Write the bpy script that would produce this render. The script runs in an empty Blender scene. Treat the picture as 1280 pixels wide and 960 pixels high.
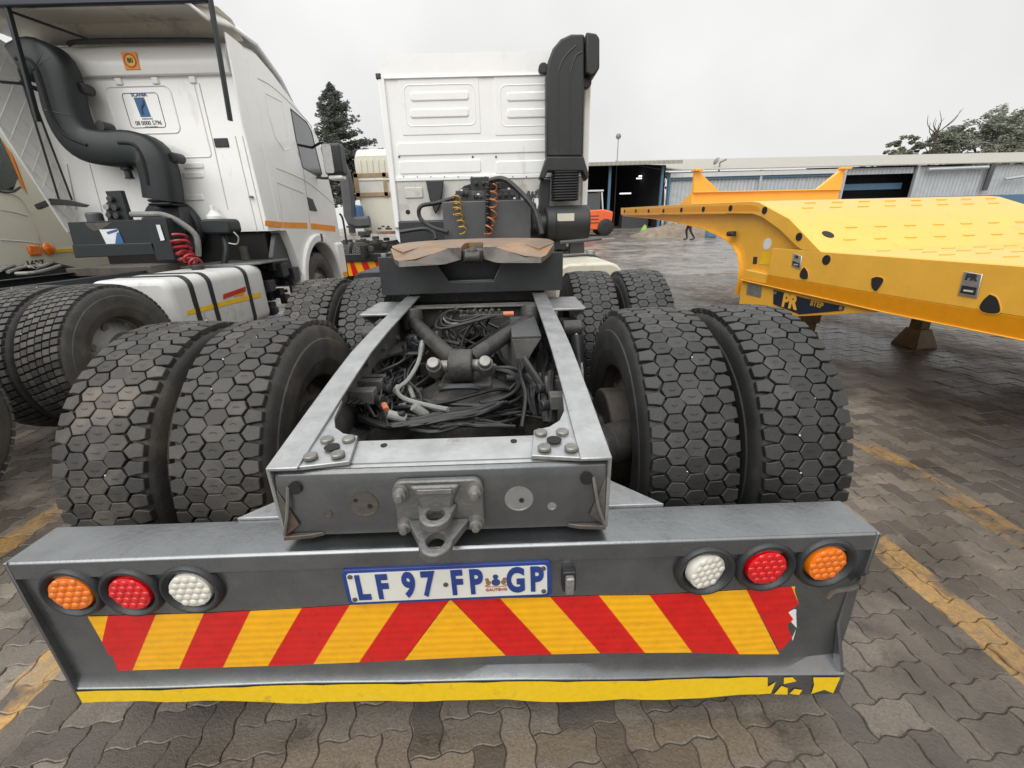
import bpy, bmesh, math, random
from mathutils import Vector, Matrix, noise
random.seed(7)
R = math.radians
PI = math.pi
scn = bpy.context.scene
col = scn.collection

# ------------------------------------------------------------------ camera
CAM = Vector((.1657, -1.6182, 1.3656)); YAW, PITCH, ROLL, FPX = .0093, -.3602, -.028, 532.0
fw = Vector((math.sin(YAW)*math.cos(PITCH), math.cos(YAW)*math.cos(PITCH), math.sin(PITCH)))
r0 = Vector((math.cos(YAW), -math.sin(YAW), 0)); u0 = r0.cross(fw)
rt = r0*math.cos(ROLL)+u0*math.sin(ROLL); up = u0*math.cos(ROLL)-r0*math.sin(ROLL)
cd = bpy.data.cameras.new('camera'); cam = bpy.data.objects.new('camera', cd); col.objects.link(cam)
cd.sensor_width = 36; cd.lens = 36*FPX/1280; cd.clip_start = .05; cd.clip_end = 3000
cam.matrix_world = Matrix(((rt.x, up.x, -fw.x, CAM.x), (rt.y, up.y, -fw.y, CAM.y), (rt.z, up.z, -fw.z, CAM.z), (0, 0, 0, 1)))
scn.camera = cam
scn.render.engine = 'CYCLES'; cy = scn.cycles; cy.max_bounces = 5; cy.diffuse_bounces = 3; cy.glossy_bounces = 3; cy.transmission_bounces = 2; cy.transparent_max_bounces = 2; cy.caustics_reflective = False; cy.caustics_refractive = False
scn.render.resolution_x, scn.render.resolution_y = 1024, 768
# ------------------------------------------------------------------ sky, sun, exposure
SUN_EL, SUN_ROT = R(45), R(205)
w = bpy.data.worlds.new('World'); scn.world = w; w.use_nodes = True
nt = w.node_tree; nt.nodes.clear()
def wn(t, **k):
    n = nt.nodes.new(t)
    for a, b in k.items(): setattr(n, a, b)
    return n
out = wn('ShaderNodeOutputWorld'); bg = wn('ShaderNodeBackground'); bg.inputs[1].default_value = .1
sky = wn('ShaderNodeTexSky', sky_type='NISHITA', sun_disc=False, sun_elevation=SUN_EL, sun_rotation=SUN_ROT)
hs = wn('ShaderNodeHueSaturation'); hs.inputs['Saturation'].default_value = .12
tc = wn('ShaderNodeTexCoord'); sep = wn('ShaderNodeSeparateXYZ')
mx = wn('ShaderNodeMath', operation='MAXIMUM'); mx.inputs[1].default_value = 0
pw = wn('ShaderNodeMath', operation='POWER'); pw.inputs[1].default_value = 3.0
ma = wn('ShaderNodeMath', operation='MULTIPLY_ADD'); ma.inputs[1].default_value = 1.6; ma.inputs[2].default_value = 1.0
nz = wn('ShaderNodeTexNoise'); nz.inputs['Scale'].default_value = 2.2; nz.inputs['Detail'].default_value = 4
mr = wn('ShaderNodeMapRange'); mr.inputs[3].default_value = .72; mr.inputs[4].default_value = 1.28
m2 = wn('ShaderNodeMath', operation='MULTIPLY'); sc = wn('ShaderNodeVectorMath', operation='SCALE')
sc.inputs[0].default_value = (6.35, 6.35, 6.3)
mix = wn('ShaderNodeMixRGB'); mix.inputs[0].default_value = .96
for a, b in ((tc.outputs['Generated'], sep.inputs[0]), (sep.outputs[2], mx.inputs[0]), (mx.outputs[0], pw.inputs[0]), (pw.outputs[0], ma.inputs[0]),
             (tc.outputs['Generated'], nz.inputs['Vector']), (nz.outputs[0], mr.inputs[0]), (ma.outputs[0], m2.inputs[0]), (mr.outputs[0], m2.inputs[1]),
             (m2.outputs[0], sc.inputs['Scale']), (sky.outputs[0], hs.inputs['Color']), (hs.outputs[0], mix.inputs[1]), (sc.outputs[0], mix.inputs[2]),
             (mix.outputs[0], bg.inputs[0]), (bg.outputs[0], out.inputs[0])): nt.links.new(a, b)
sl = bpy.data.lights.new('sun', 'SUN'); so = bpy.data.objects.new('sun', sl); col.objects.link(so)
sl.energy = 1.5; sl.angle = R(60); sl.color = (1, .985, .96)
sdir = Vector((math.sin(SUN_ROT)*math.cos(SUN_EL), math.cos(SUN_ROT)*math.cos(SUN_EL), math.sin(SUN_EL)))
so.rotation_euler = (-sdir).to_track_quat('-Z', 'Y').to_euler()
vs = scn.view_settings; vs.view_transform = 'Standard'; vs.look = 'None'; vs.gamma = 1; vs.use_curve_mapping = False; vs.exposure = .42

# ------------------------------------------------------------------ photo pixel (1280x960) -> point of the place
def ray(x, y): return fw+rt*((x-640)/FPX)-up*((y-480)/FPX)
def at_y(x, y, Y): d = ray(x, y); return CAM+d*((Y-CAM.y)/d.y)
def at_x(x, y, X): d = ray(x, y); return CAM+d*((X-CAM.x)/d.x)
def at_z(x, y, Z): d = ray(x, y); return CAM+d*((Z-CAM.z)/d.z)

# ------------------------------------------------------------------ materials
def mat(name, c, rough=.5, metal=0, var=.12, vscale=6, bump=0, bscale=60, dirt=None, dirt_amt=.5, dscale=5, spec=.5, coat=0, rvar=.1, emit=0, streak=None, alpha=None, trans=0):
    m = bpy.data.materials.new(name); m.use_nodes = True; t = m.node_tree; N = t.nodes; L = t.links
    b = N['Principled BSDF']; b.inputs['Metallic'].default_value = metal
    b.inputs['Specular IOR Level'].default_value = spec
    if coat: b.inputs['Coat Weight'].default_value = coat; b.inputs['Coat Roughness'].default_value = .08
    if trans: b.inputs['Transmission Weight'].default_value = trans
    tc = N.new('ShaderNodeTexCoord'); src = tc.outputs['Object']
    n1 = N.new('ShaderNodeTexNoise'); n1.inputs['Scale'].default_value = vscale; n1.inputs['Detail'].default_value = 4; n1.inputs['Roughness'].default_value = .65
    L.new(src, n1.inputs['Vector'])
    r = N.new('ShaderNodeValToRGB'); r.color_ramp.elements[0].position = .3; r.color_ramp.elements[1].position = .7
    r.color_ramp.elements[0].color = (*[max(0, x*(1-var)) for x in c], 1); r.color_ramp.elements[1].color = (*[min(1, x*(1+var)) for x in c], 1)
    L.new(n1.outputs[0], r.inputs[0]); cur = r.outputs[0]
    if dirt:
        n2 = N.new('ShaderNodeTexNoise'); n2.inputs['Scale'].default_value = dscale; n2.inputs['Detail'].default_value = 5; n2.inputs['Roughness'].default_value = .7
        if streak:
            mp = N.new('ShaderNodeMapping'); mp.inputs['Scale'].default_value = streak; L.new(src, mp.inputs[0]); L.new(mp.outputs[0], n2.inputs['Vector'])
        else: L.new(src, n2.inputs['Vector'])
        q = N.new('ShaderNodeMapRange'); q.inputs[1].default_value = .72-.35*dirt_amt; q.inputs[2].default_value = .85-.2*dirt_amt; q.inputs[4].default_value = .9
        L.new(n2.outputs[0], q.inputs[0])
        mxx = N.new('ShaderNodeMixRGB'); mxx.inputs[2].default_value = (*dirt, 1); L.new(q.outputs[0], mxx.inputs[0]); L.new(cur, mxx.inputs[1]); cur = mxx.outputs[0]
    L.new(cur, b.inputs['Base Color'])
    q = N.new('ShaderNodeMapRange'); q.inputs[3].default_value = max(.02, rough-rvar); q.inputs[4].default_value = min(1, rough+rvar); L.new(n1.outputs[0], q.inputs[0]); L.new(q.outputs[0], b.inputs['Roughness'])
    if bump:
        n3 = N.new('ShaderNodeTexNoise'); n3.inputs['Scale'].default_value = bscale; n3.inputs['Detail'].default_value = 4; L.new(src, n3.inputs['Vector'])
        bp = N.new('ShaderNodeBump'); bp.inputs['Strength'].default_value = bump; bp.inputs['Distance'].default_value = .01; L.new(n3.outputs[0], bp.inputs['Height']); L.new(bp.outputs[0], b.inputs['Normal'])
    if emit: b.inputs['Emission Color'].default_value = (*c, 1); b.inputs['Emission Strength'].default_value = emit
    return m
RUST = (.16, .065, .025); MUD = (.17, .125, .085)
M = dict(
    chassis=mat('chassis_grey_paint', (.155, .16, .163), .32, .8, .16, 9, .05, 90, (.14, .11, .085), .33, 9),
    rail=mat('rail_grey_paint', (.38, .39, .39), .4, .7, .16, 14, .12, 60, (.16, .11, .075), .33, 13),
    railin=mat('rail_inner_dark', (.1, .096, .09), .6, 0, .3, 9, .2, 60, (.05, .04, .032), .6, 8),
    bumper=mat('bumper_grey_paint', (.25, .26, .268), .28, .88, .14, 7, .05, 80, (.17, .15, .13), .3, 16, rvar=.1),
    black=mat('black_plastic', (.022, .024, .026), .42, 0, .2, 12, .12, 160, (.06, .055, .05), .35, 5),
    snork=mat('snorkel_plastic', (.016, .0175, .0185), .48, 0, .15, 4, .12, 220, (.036, .035, .033), .35, 3),
    snork2=mat('slate_plastic', (.012, .0165, .0185), .5, 0, .12, 4, .1, 220, (.035, .038, .038), .3, 3),
    rubber=mat('tyre_rubber', (.024, .0235, .023), .5, 0, .25, 9, .12, 110, (.055, .05, .044), .4, 6),
    rubbermud=mat('tyre_rubber_muddy', (.038, .035, .032), .6, 0, .3, 9, .15, 110, (.105, .088, .07), .62, 3.2),
    rubberold=mat('tyre_rubber_grey', (.052, .049, .046), .62, 0, .3, 9, .15, 90, (.105, .088, .07), .55, 6),
    rim=mat('rusty_rim', (.05, .042, .036), .6, .2, .4, 8, .2, 60, RUST, .5, 7),
    rimgrey=mat('grey_rim', (.13, .125, .115), .45, .3, .3, 8, .1, 60, (.1, .08, .06), .5, 7),
    rust=mat('rusty_plate', (.19, .168, .13), .38, .45, .45, 7, .2, 60, (.46, .185, .045), .86, 5, streak=(1.2, 8, 1)),
    ironedge=mat('greasy_iron', (.1, .092, .08), .45, .3, .3, 12, .25, 50, RUST, .45, 6),
    iron=mat('cast_iron', (.05, .048, .045), .48, .25, .4, 14, .3, 60, (.1, .078, .058), .5, 12),
    alum=mat('cast_aluminium', (.33, .33, .32), .42, .55, .2, 14, .3, 90, (.12, .1, .08), .4, 12),
    hitch=mat('hitch_grey', (.15, .15, .146), .36, .4, .2, 14, .25, 90, (.12, .08, .055), .4, 14),
    bolt=mat('bolt_zinc', (.22, .215, .2), .4, .5, .25, 30, 0, 60, (.2, .12, .07), .35, 30),
    white=mat('cab_white', (.82, .82, .8), .32, 0, .03, 3, 0, 60, (.6, .57, .5), .28, 4, coat=.3, streak=(1, 1, .25)),
    white2=mat('cab_cool_white', (.82, .825, .81), .3, 0, .03, 3, 0, 60, (.58, .56, .5), .27, 4, coat=.3, streak=(1, 1, .25)),
    cream=mat('cab_cream', (.62, .6, .5), .35, 0, .04, 3, 0, 60, (.42, .4, .33), .25, 3, coat=.2),
    fairing=mat('fairing_inside', (.72, .7, .64), .6, 0, .08, 3, .05, 30, (.28, .26, .23), .4, 3),
    shadowwhite=mat('cab_shaded_grimy_white', (.54, .53, .49), .5, 0, .1, 5, 0, 60, (.2, .18, .15), .45, 4),  # cab white darkened for parts in shade, plus random grime
    tank=mat('tank_white', (.6, .6, .58), .4, 0, .05, 5, .06, 40, (.36, .34, .31), .42, 7, streak=(1, 1, .4)),
    tankcream=mat('tank_cream', (.55, .52, .42), .4, 0, .05, 5, .05, 40, (.3, .27, .2), .4, 7),
    glass=mat('dark_glass', (.03, .04, .04), .06, 0, .1, 2, spec=.8, coat=.5, rvar=.02),
    orange=mat('orange_reflector', (.75, .3, .01), .35, 0, .08, 20), yellowtape=mat('tape_amber', (.86, .42, .006), .3, 0, .08, 30, 0, 60, (.5, .22, .02), .3, 9, coat=.3, streak=(1, 1, 2.5)),
    redtape=mat('tape_red', (.6, .01, .008), .3, 0, .12, 30, 0, 60, (.3, .012, .012), .33, 9, coat=.3, streak=(1, 1, 2.5)), lip=mat('lip_yellow_tape', (.82, .54, .01), .38, 0, .06, 60, .1, 250, (.38, .25, .05), .35, 14, coat=.2),
    lwhite=mat('lens_clear', (.62, .6, .53), .18, 0, .1, 30, coat=.6), lred=mat('lens_red', (.62, .002, .006), .15, 0, .2, 40, coat=.7), lamber=mat('lens_amber', (.76, .165, .002), .15, 0, .15, 40, coat=.7),
    plate=mat('plate_white', (.66, .65, .6), .4, 0, .05, 12, 0, 60, (.45, .4, .33), .25, 20), plateblue=mat('plate_blue', (.02, .045, .2), .45, 0, .15, 30, 0),
    crest=mat('crest_brown', (.25, .13, .05), .5), crestblue=mat('crest_blue', (.03, .05, .16), .5), redtext=mat('print_red', (.4, .08, .05), .5),
    yel=mat('trailer_yellow', (.79, .42, .05), .36, 0, .05, 5, .03, 60, (.6, .31, .05), .32, 6, coat=.25),
    yelband=mat('trailer_reflective_band', (.72, .28, .006), .33, 0, .05, 20, .08, 200, coat=.3),
    yelbar=mat('deck_bar_yellow', (.66, .33, .04), .5, 0, .1, 10), hole=mat('hole_shade', (.012, .011, .01), .8), leg=mat('leg_brown', (.17, .1, .028), .5, 0, .3, 10, .1, 60, (.2, .11, .02), .4, 8),  # hole colour near black, standing in for shade in uncut openings and grooves
    navy=mat('sign_navy', (.012, .018, .035), .4), chrome=mat('stainless', (.55, .55, .54), .3, .8, .1, 20),
    brownpanel=mat('roof_trim', (.012, .016, .028), .4), coilr=mat('coil_red', (.28, .008, .01), .35), coily=mat('coil_yellow', (.45, .27, .03), .4), coilo=mat('coil_orange', (.5, .16, .05), .4),
    hosegrey=mat('hose_grey', (.22, .22, .21), .5, 0, .2, 20), cable=mat('cable_black', (.018, .018, .018), .4, 0, .3, 20, 0, 60, (.08, .07, .06), .4, 10),
    copper=mat('connector_copper', (.5, .16, .08), .45), sticker=mat('sticker_white', (.7, .72, .74), .4), stickblue=mat('sticker_blue', (.04, .13, .3), .4), stickorange=mat('sticker_orange', (.8, .28, .01), .4), stickred=mat('sticker_red', (.5, .03, .015), .4), stickyel=mat('sticker_yellow', (.8, .5, .02), .4), ink=mat('black_print', (.03, .03, .035), .5), brand=mat('blue_print', (.05, .1, .25), .5),
    deckplate=mat('chequer_plate', (.2, .21, .2), .4, .5, .2, 20, .5, 40, (.1, .1, .09), .4, 8),
    corr=mat('corrugated_steel', (.46, .48, .49), .5, .2, .1, 2, .05, 40, (.25, .22, .19), .3, 1.2), roof=mat('shed_roof', (.33, .315, .275), .6, 0, .1, 2, .05, 40, (.3, .27, .22), .35, .8),
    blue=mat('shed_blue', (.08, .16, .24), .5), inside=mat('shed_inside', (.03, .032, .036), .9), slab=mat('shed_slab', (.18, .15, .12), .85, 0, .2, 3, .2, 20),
    lampw=mat('tube_light', (.9, .95, 1), .5, emit=1.2), florange=mat('forklift_orange', (.75, .12, .03), .4), dirt=mat('rubble', (.2, .16, .12), .9, 0, .3, 3, .5, 10),
    skin=mat('skin', (.12, .07, .045), .6), cloth=mat('dark_overall', (.018, .02, .03), .85), bark=mat('bark', (.08, .062, .045), .9, 0, .3, 12, .4, 30),
    leafdark=mat('conifer_needles', (.085, .1, .08), .7, 0, .4, 1.2), leaf=mat('gum_leaves', (.2, .215, .165), .7, 0, .4, .6), leaf2=mat('shrub_leaves', (.18, .2, .13), .7, 0, .4, .6),  # leaf colours paled in place of distance haze
    green=mat('green_paint', (.2, .4, .05), .5), tape_brown=mat('brown_tape', (.3, .21, .12), .55, 0, .2, 8), greyplastic=mat('grey_plastic', (.07, .072, .075), .5, 0, .15, 6),
)
def toned(m, lo=.6, hi=1.6):
    t = m.node_tree; N = t.nodes; L = t.links; b = N['Principled BSDF']; lk = b.inputs['Base Color'].links[0].from_socket
    at = N.new('ShaderNodeAttribute'); at.attribute_name = 'tone'; q = N.new('ShaderNodeMapRange'); q.inputs[3].default_value = lo; q.inputs[4].default_value = hi; L.new(at.outputs['Fac'], q.inputs[0])
    v = N.new('ShaderNodeVectorMath'); v.operation = 'SCALE'; L.new(lk, v.inputs[0]); L.new(q.outputs[0], v.inputs['Scale']); L.new(v.outputs[0], b.inputs['Base Color'])
for k in ('rubber', 'rubbermud', 'rubberold'): toned(M[k])
def ribbed(m, scale, axis='Z', strength=.6):
    t = m.node_tree; N = t.nodes; L = t.links; wv = N.new('ShaderNodeTexWave'); wv.bands_direction = axis; wv.inputs['Scale'].default_value = scale; wv.inputs['Distortion'].default_value = .8; wv.inputs['Detail'].default_value = 1
    tc = N.new('ShaderNodeTexCoord'); L.new(tc.outputs['Object'], wv.inputs['Vector'])
    bp = N.new('ShaderNodeBump'); bp.inputs['Strength'].default_value = strength; bp.inputs['Distance'].default_value = .004; L.new(wv.outputs[1], bp.inputs['Height']); L.new(bp.outputs[0], N['Principled BSDF'].inputs['Normal'])
ribbed(M['yellowtape'], 13, 'Z', .16); ribbed(M['redtape'], 13, 'Z', .16)

# paving: world-position colours, damp patches and worn yellow parking lines
def paving_mat(name, joint=False, far=False):
    m = bpy.data.materials.new(name); m.use_nodes = True; t = m.node_tree; N = t.nodes; L = t.links; b = N['Principled BSDF']
    g = N.new('ShaderNodeNewGeometry'); pos = g.outputs['Position']
    def noise_(s, d=5, ro=.6, vec=pos):
        n = N.new('ShaderNodeTexNoise'); n.inputs['Scale'].default_value = s; n.inputs['Detail'].default_value = d; n.inputs['Roughness'].default_value = ro; L.new(vec, n.inputs['Vector']); return n.outputs[0]
    def rng(x, a, b_, c=0, d=1):
        q = N.new('ShaderNodeMapRange'); q.inputs[1].default_value = a; q.inputs[2].default_value = b_; q.inputs[3].default_value = c; q.inputs[4].default_value = d; L.new(x, q.inputs[0]); return q.outputs[0]
    def math_(o, x, y):
        q = N.new('ShaderNodeMath'); q.operation = o
        for i, v in enumerate((x, y)):
            if isinstance(v, (int, float)): q.inputs[i].default_value = v
            else: L.new(v, q.inputs[i])
        return q.outputs[0]
    def mixc(f, a, b_):
        q = N.new('ShaderNodeMixRGB')
        for i, v in enumerate((f, a, b_)):
            if isinstance(v, tuple): q.inputs[i].default_value = (*v, 1)
            elif isinstance(v, (int, float)): q.inputs[i].default_value = v
            else: L.new(v, q.inputs[i])
        return q.outputs[0]
    oi = N.new('ShaderNodeAttribute'); oi.attribute_name = 'tone'
    base = mixc(oi.outputs['Fac'], (.11, .092, .074), (.29, .245, .195)) if not joint else (.05, .043, .036)
    if far: base = mixc(noise_(.35, 6), (.22, .2, .175), (.33, .305, .265))  # paler far base, wet sky reflection put into the colour
    if joint: base = mixc(noise_(3, 6, .7), (.05, .042, .034), (.2, .17, .14))
    grit = noise_(120, 3, .7)
    c = mixc(rng(grit, .35, .7, 0, .55), base, (.075, .065, .056))
    c = mixc(rng(noise_(1.7, 6), .48, .62, 0, .75), c, (.06, .048, .037))
    c = mixc(rng(noise_(7, 5, .7), .58, .66, 0, .7), c, (.05, .042, .036))
    wet = rng(noise_(.55, 5, .55), .42, .55)
    if not joint and not far:
        sp = N.new('ShaderNodeSeparateXYZ'); L.new(pos, sp.inputs[0]); X, Y = sp.outputs[0], sp.outputs[1]
        tot = None
        for cx, hw, y0, y1 in ((2.42, .075, -3, 5.5), (1.78, .068, -3, .35), (-2.25, .075, -3, 3), (-1.43, .065, -3, -.1)):
            wob = math_('ADD', X, math_('MULTIPLY', math_('SUBTRACT', noise_(6, 3), .5), .05))
            d = math_('ABSOLUTE', math_('SUBTRACT', wob, cx), 0)
            k = math_('MULTIPLY', math_('LESS_THAN', d, hw), math_('MULTIPLY', math_('GREATER_THAN', Y, y0), math_('LESS_THAN', Y, y1)))
            tot = k if tot is None else math_('MAXIMUM', tot, k)
        worn = math_('MULTIPLY', rng(noise_(3.2, 5, .65), .42, .54), rng(noise_(60, 4, .7), .3, .6, .25, .95))
        c = mixc(math_('MULTIPLY', tot, worn), c, (.52, .3, .085))
    L.new(mixc(math_('MULTIPLY', wet, .45 if not far else .25), c, (.03, .027, .024)), b.inputs['Base Color'])
    L.new(math_('ADD', rng(wet, 0, 1, .66 if not far else .42, .24 if not far else .2), math_('MULTIPLY', math_('SUBTRACT', grit, .5), .12)), b.inputs['Roughness'])
    bp = N.new('ShaderNodeBump'); bp.inputs['Strength'].default_value = .45; bp.inputs['Distance'].default_value = .006
    h = math_('ADD', grit, math_('MULTIPLY', noise_(18, 4), 1.5))
    if far:
        vo = N.new('ShaderNodeTexVoronoi'); vo.feature = 'DISTANCE_TO_EDGE'; vo.inputs['Scale'].default_value = 5.5; L.new(pos, vo.inputs['Vector']); h = math_('ADD', h, math_('MULTIPLY', rng(vo.outputs[0], 0, .06), 3))
    L.new(h, bp.inputs['Height']); L.new(bp.outputs[0], b.inputs['Normal'])
    return m
M['paver'] = paving_mat('paver_concrete'); M['joint'] = paving_mat('joint_grit', joint=True); M['yard'] = paving_mat('far_yard', far=True)

# ------------------------------------------------------------------ mesh helpers
XF = {}                                   # object name -> matrix of its frame (all vertices are given in world space)
def frame_of(o): return XF.get(o.name, Matrix.Identity(4)) if o else Matrix.Identity(4)
def tag(o, label=None, cat=None, group=None, kind=None):
    for k, v in (('label', label), ('category', cat), ('group', group), ('kind', kind)):
        if v: o[k] = v
    return o
def thing(name, label, cat, loc=(0, 0, 0), rz=0, group=None):
    o = bpy.data.objects.new(name, None); col.objects.link(o); o.location = loc; o.rotation_euler = (0, 0, rz); o.empty_display_size = .2
    XF[o.name] = Matrix.Translation(loc) @ Matrix.Rotation(rz, 4, 'Z'); return tag(o, label, cat, group)
def basis(d):
    d = Vector(d).normalized(); a = Vector((0, 0, 1)) if abs(d.z) < .9 else Vector((1, 0, 0)); x = d.cross(a).normalized(); return x, x.cross(d).normalized()
def smooth_path(pts, n=5):
    P = [Vector(p) for p in pts]
    if len(P) < 3: return P
    o = []
    for i in range(len(P)-1):
        a, b, c, d = P[max(i-1, 0)], P[i], P[i+1], P[min(i+2, len(P)-1)]
        for k in range(n):
            t = k/n; o.append(.5*((2*b)+(c-a)*t+(2*a-5*b+4*c-d)*t*t+(3*b-a-3*c+d)*t**3))
    return o+[P[-1]]
class MB:
    def __init__(s): s.v = []; s.f = []
    def add(s, vs, fs):
        n = len(s.v); s.v += [Vector(p) for p in vs]; s.f += [[i+n for i in f] for f in fs]; return s
    def box(s, x0, x1, y0, y1, z0, z1, m=None):
        vs = [Vector((x, y, z)) for x in (x0, x1) for y in (y0, y1) for z in (z0, z1)]
        if m: vs = [m @ p for p in vs]
        return s.add(vs, [(0, 1, 3, 2), (4, 6, 7, 5), (0, 4, 5, 1), (2, 3, 7, 6), (0, 2, 6, 4), (1, 5, 7, 3)])
    def loft(s, rings, closed=True, caps=True):
        n = len(rings[0]); vs = [p for r_ in rings for p in r_]; fs = []
        for i in range(len(rings)-1):
            for j in range(n if closed else n-1):
                k = (j+1) % n; fs.append((i*n+j, i*n+k, (i+1)*n+k, (i+1)*n+j))
        if caps and closed: fs.append(tuple(reversed(range(n)))); fs.append(tuple(range((len(rings)-1)*n, len(rings)*n)))
        return s.add(vs, fs)
    def prism(s, poly, off):                # poly: list of 3D points, extruded by vector off
        off = Vector(off); return s.loft([[Vector(p) for p in poly], [Vector(p)+off for p in poly]])
    def tube(s, pts, r, seg=8, sm=0, r1=None):
        P = smooth_path(pts, sm) if sm else [Vector(p) for p in pts]; rings = []; x = None
        for i, p in enumerate(P):
            d = (P[min(i+1, len(P)-1)]-P[max(i-1, 0)])
            if d.length < 1e-9: d = Vector((0, 0, 1))
            d.normalize()
            if x is None: x, y = basis(d)
            else:
                x = (x-d*x.dot(d)); x = x.normalized() if x.length > 1e-6 else basis(d)[0]
            y = x.cross(d); rr = r if r1 is None else r+(r1-r)*i/(len(P)-1)
            rings.append([p+x*(rr*math.cos(2*PI*k/seg))+y*(rr*math.sin(2*PI*k/seg)) for k in range(seg)])
        return s.loft(rings)
    def cyl(s, p0, p1, r, seg=16, r1=None): return s.tube([p0, p1], r, seg, 0, r1)
    def lathe(s, prof, c, axis, seg=24, caps=False):   # prof: (along, radius)
        c = Vector(c); d = Vector(axis).normalized(); x, y = basis(d); rings = []
        for a, r in prof: rings.append([c+d*a+x*(r*math.cos(2*PI*k/seg))+y*(r*math.sin(2*PI*k/seg)) for k in range(seg)])
        return s.loft(rings, True, caps)
    def sphere(s, c, r, seg=12, sx=1, sy=1, sz=1):
        c = Vector(c); rings = []
        for i in range(1, seg//2): 
            a = PI*i/(seg//2); rings.append([c+Vector((sx*r*math.sin(a)*math.cos(2*PI*k/seg), sy*r*math.sin(a)*math.sin(2*PI*k/seg), -sz*r*math.cos(a))) for k in range(seg)])
        return s.loft(rings)
    def sweep(s, pts, w, h, nrm, sm=4, ch=.25):        # rounded-rectangle section along a path lying across nrm
        P = smooth_path(pts, sm); nrm = Vector(nrm).normalized(); rings = []
        for i, p in enumerate(P):
            d = (P[min(i+1, len(P)-1)]-P[max(i-1, 0)]).normalized(); x = d.cross(nrm).normalized(); ww, hh = (w(i/(len(P)-1)) if callable(w) else w)/2, h/2; c = ch*min(ww, hh)
            q = [(ww-c, hh), (ww, hh-c), (ww, -hh+c), (ww-c, -hh), (-ww+c, -hh), (-ww, -hh+c), (-ww, hh-c), (-ww+c, hh)]
            rings.append([p+x*a+nrm*b for a, b in q])
        return s.loft(rings)
    def mesh(s, name, m, xf=None, angle=35):
        me = bpy.data.meshes.new(name); inv = xf.inverted() if xf else None
        me.from_pydata([tuple(inv @ p) if inv else tuple(p) for p in s.v], [], s.f); me.materials.append(M[m] if isinstance(m, str) else m)
        bm = bmesh.new(); bm.from_mesh(me); bmesh.ops.recalc_face_normals(bm, faces=bm.faces); bm.to_mesh(me); bm.free()
        me.polygons.foreach_set('use_smooth', [True]*len(me.polygons)); me.set_sharp_from_angle(angle=R(angle)); return me
    def build(s, name, m, parent=None, bevel=0, angle=35, seg=2, label=None):
        xf = frame_of(parent); me = s.mesh(name, m, xf, angle); o = bpy.data.objects.new(name, me); col.objects.link(o)
        if parent: o.parent = parent
        XF[o.name] = xf
        if bevel:
            b = o.modifiers.new('bevel', 'BEVEL'); b.width = bevel; b.segments = seg; b.limit_method = 'ANGLE'; b.angle_limit = R(30); b.harden_normals = False
        if label: o['label'] = label
        return o
def put(me, name, parent, loc, rot=(0, 0, 0), scale=(1, 1, 1)):
    """a copy that shares mesh data; loc/rot are given in world space"""
    o = bpy.data.objects.new(name, me); col.objects.link(o); mw = Matrix.LocRotScale(Vector(loc), __import__('mathutils').Euler(rot), Vector(scale))
    o.parent = parent; o.matrix_local = frame_of(parent).inverted() @ mw; XF[o.name] = mw; return o
def rrect(x0, x1, z0, z1, r, n=4):
    pts = []
    for cx, cz, a in ((x1-r, z1-r, 0), (x0+r, z1-r, 90), (x0+r, z0+r, 180), (x1-r, z0+r, 270)):
        for k in range(n+1): t = R(a+90*k/n); pts.append((cx+r*math.cos(t), cz+r*math.sin(t)))
    return pts
def rim_ridge(mb, pts, r, seg=6):            # a closed embossed bead
    mb.tube(pts+[pts[0]], r, seg)
def text(s, size, m, parent, origin, xdir, ydir, ext=.0015, sx=1, offset=0, name='lettering', align='CENTER'):
    cu = bpy.data.curves.new('t', 'FONT'); cu.body = s; cu.size = size; cu.extrude = ext; cu.offset = offset; cu.align_x = align; cu.align_y = 'CENTER'; cu.resolution_u = 4
    ob = bpy.data.objects.new('t', cu); col.objects.link(ob); me = bpy.data.meshes.new_from_object(ob.evaluated_get(bpy.context.evaluated_depsgraph_get()))
    bpy.data.objects.remove(ob); xd = Vector(xdir).normalized(); yd = Vector(ydir).normalized(); zd = xd.cross(yd); o = Vector(origin); inv = frame_of(parent).inverted()
    for v in me.vertices: c = v.co.copy(); v.co = inv @ (o+xd*c.x*sx+yd*c.y+zd*c.z)
    me.materials.clear(); me.materials.append(M[m]); ob = bpy.data.objects.new(name, me); col.objects.link(ob); ob.parent = parent; XF[ob.name] = frame_of(parent); return ob
def coil(mb, p0, p1, rad, turns, r, sag=0):
    p0, p1 = Vector(p0), Vector(p1); d = p1-p0; x, y = basis(d); n = int(turns*18)
    mb.tube([p0+d*(i/n)+x*(rad*math.cos(2*PI*i/18))+y*(rad*math.sin(2*PI*i/18))+Vector((0, 0, -sag*math.sin(PI*i/n))) for i in range(n+1)], r, 5)

# ================================================================== GROUND
def gz(y): return max(0, (y-14))*.036 if y < 40 else 26*.036
g = MB(); ys = [-60, -4, 0, 4, 8, 11, 14, 18, 24, 30, 40, 120, 900]; xs = [-900, -60, -20, -8, 0, 8, 20, 60, 900]
g.add([(x, y, gz(y)-.012) for y in ys for x in xs], [(j*len(xs)+i, j*len(xs)+i+1, (j+1)*len(xs)+i+1, (j+1)*len(xs)+i) for j in range(len(ys)-1) for i in range(len(xs)-1)])
ground = g.build('ground', 'yard'); tag(ground, 'wet yard surface sloping up to the sheds', None, None, 'structure')
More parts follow.
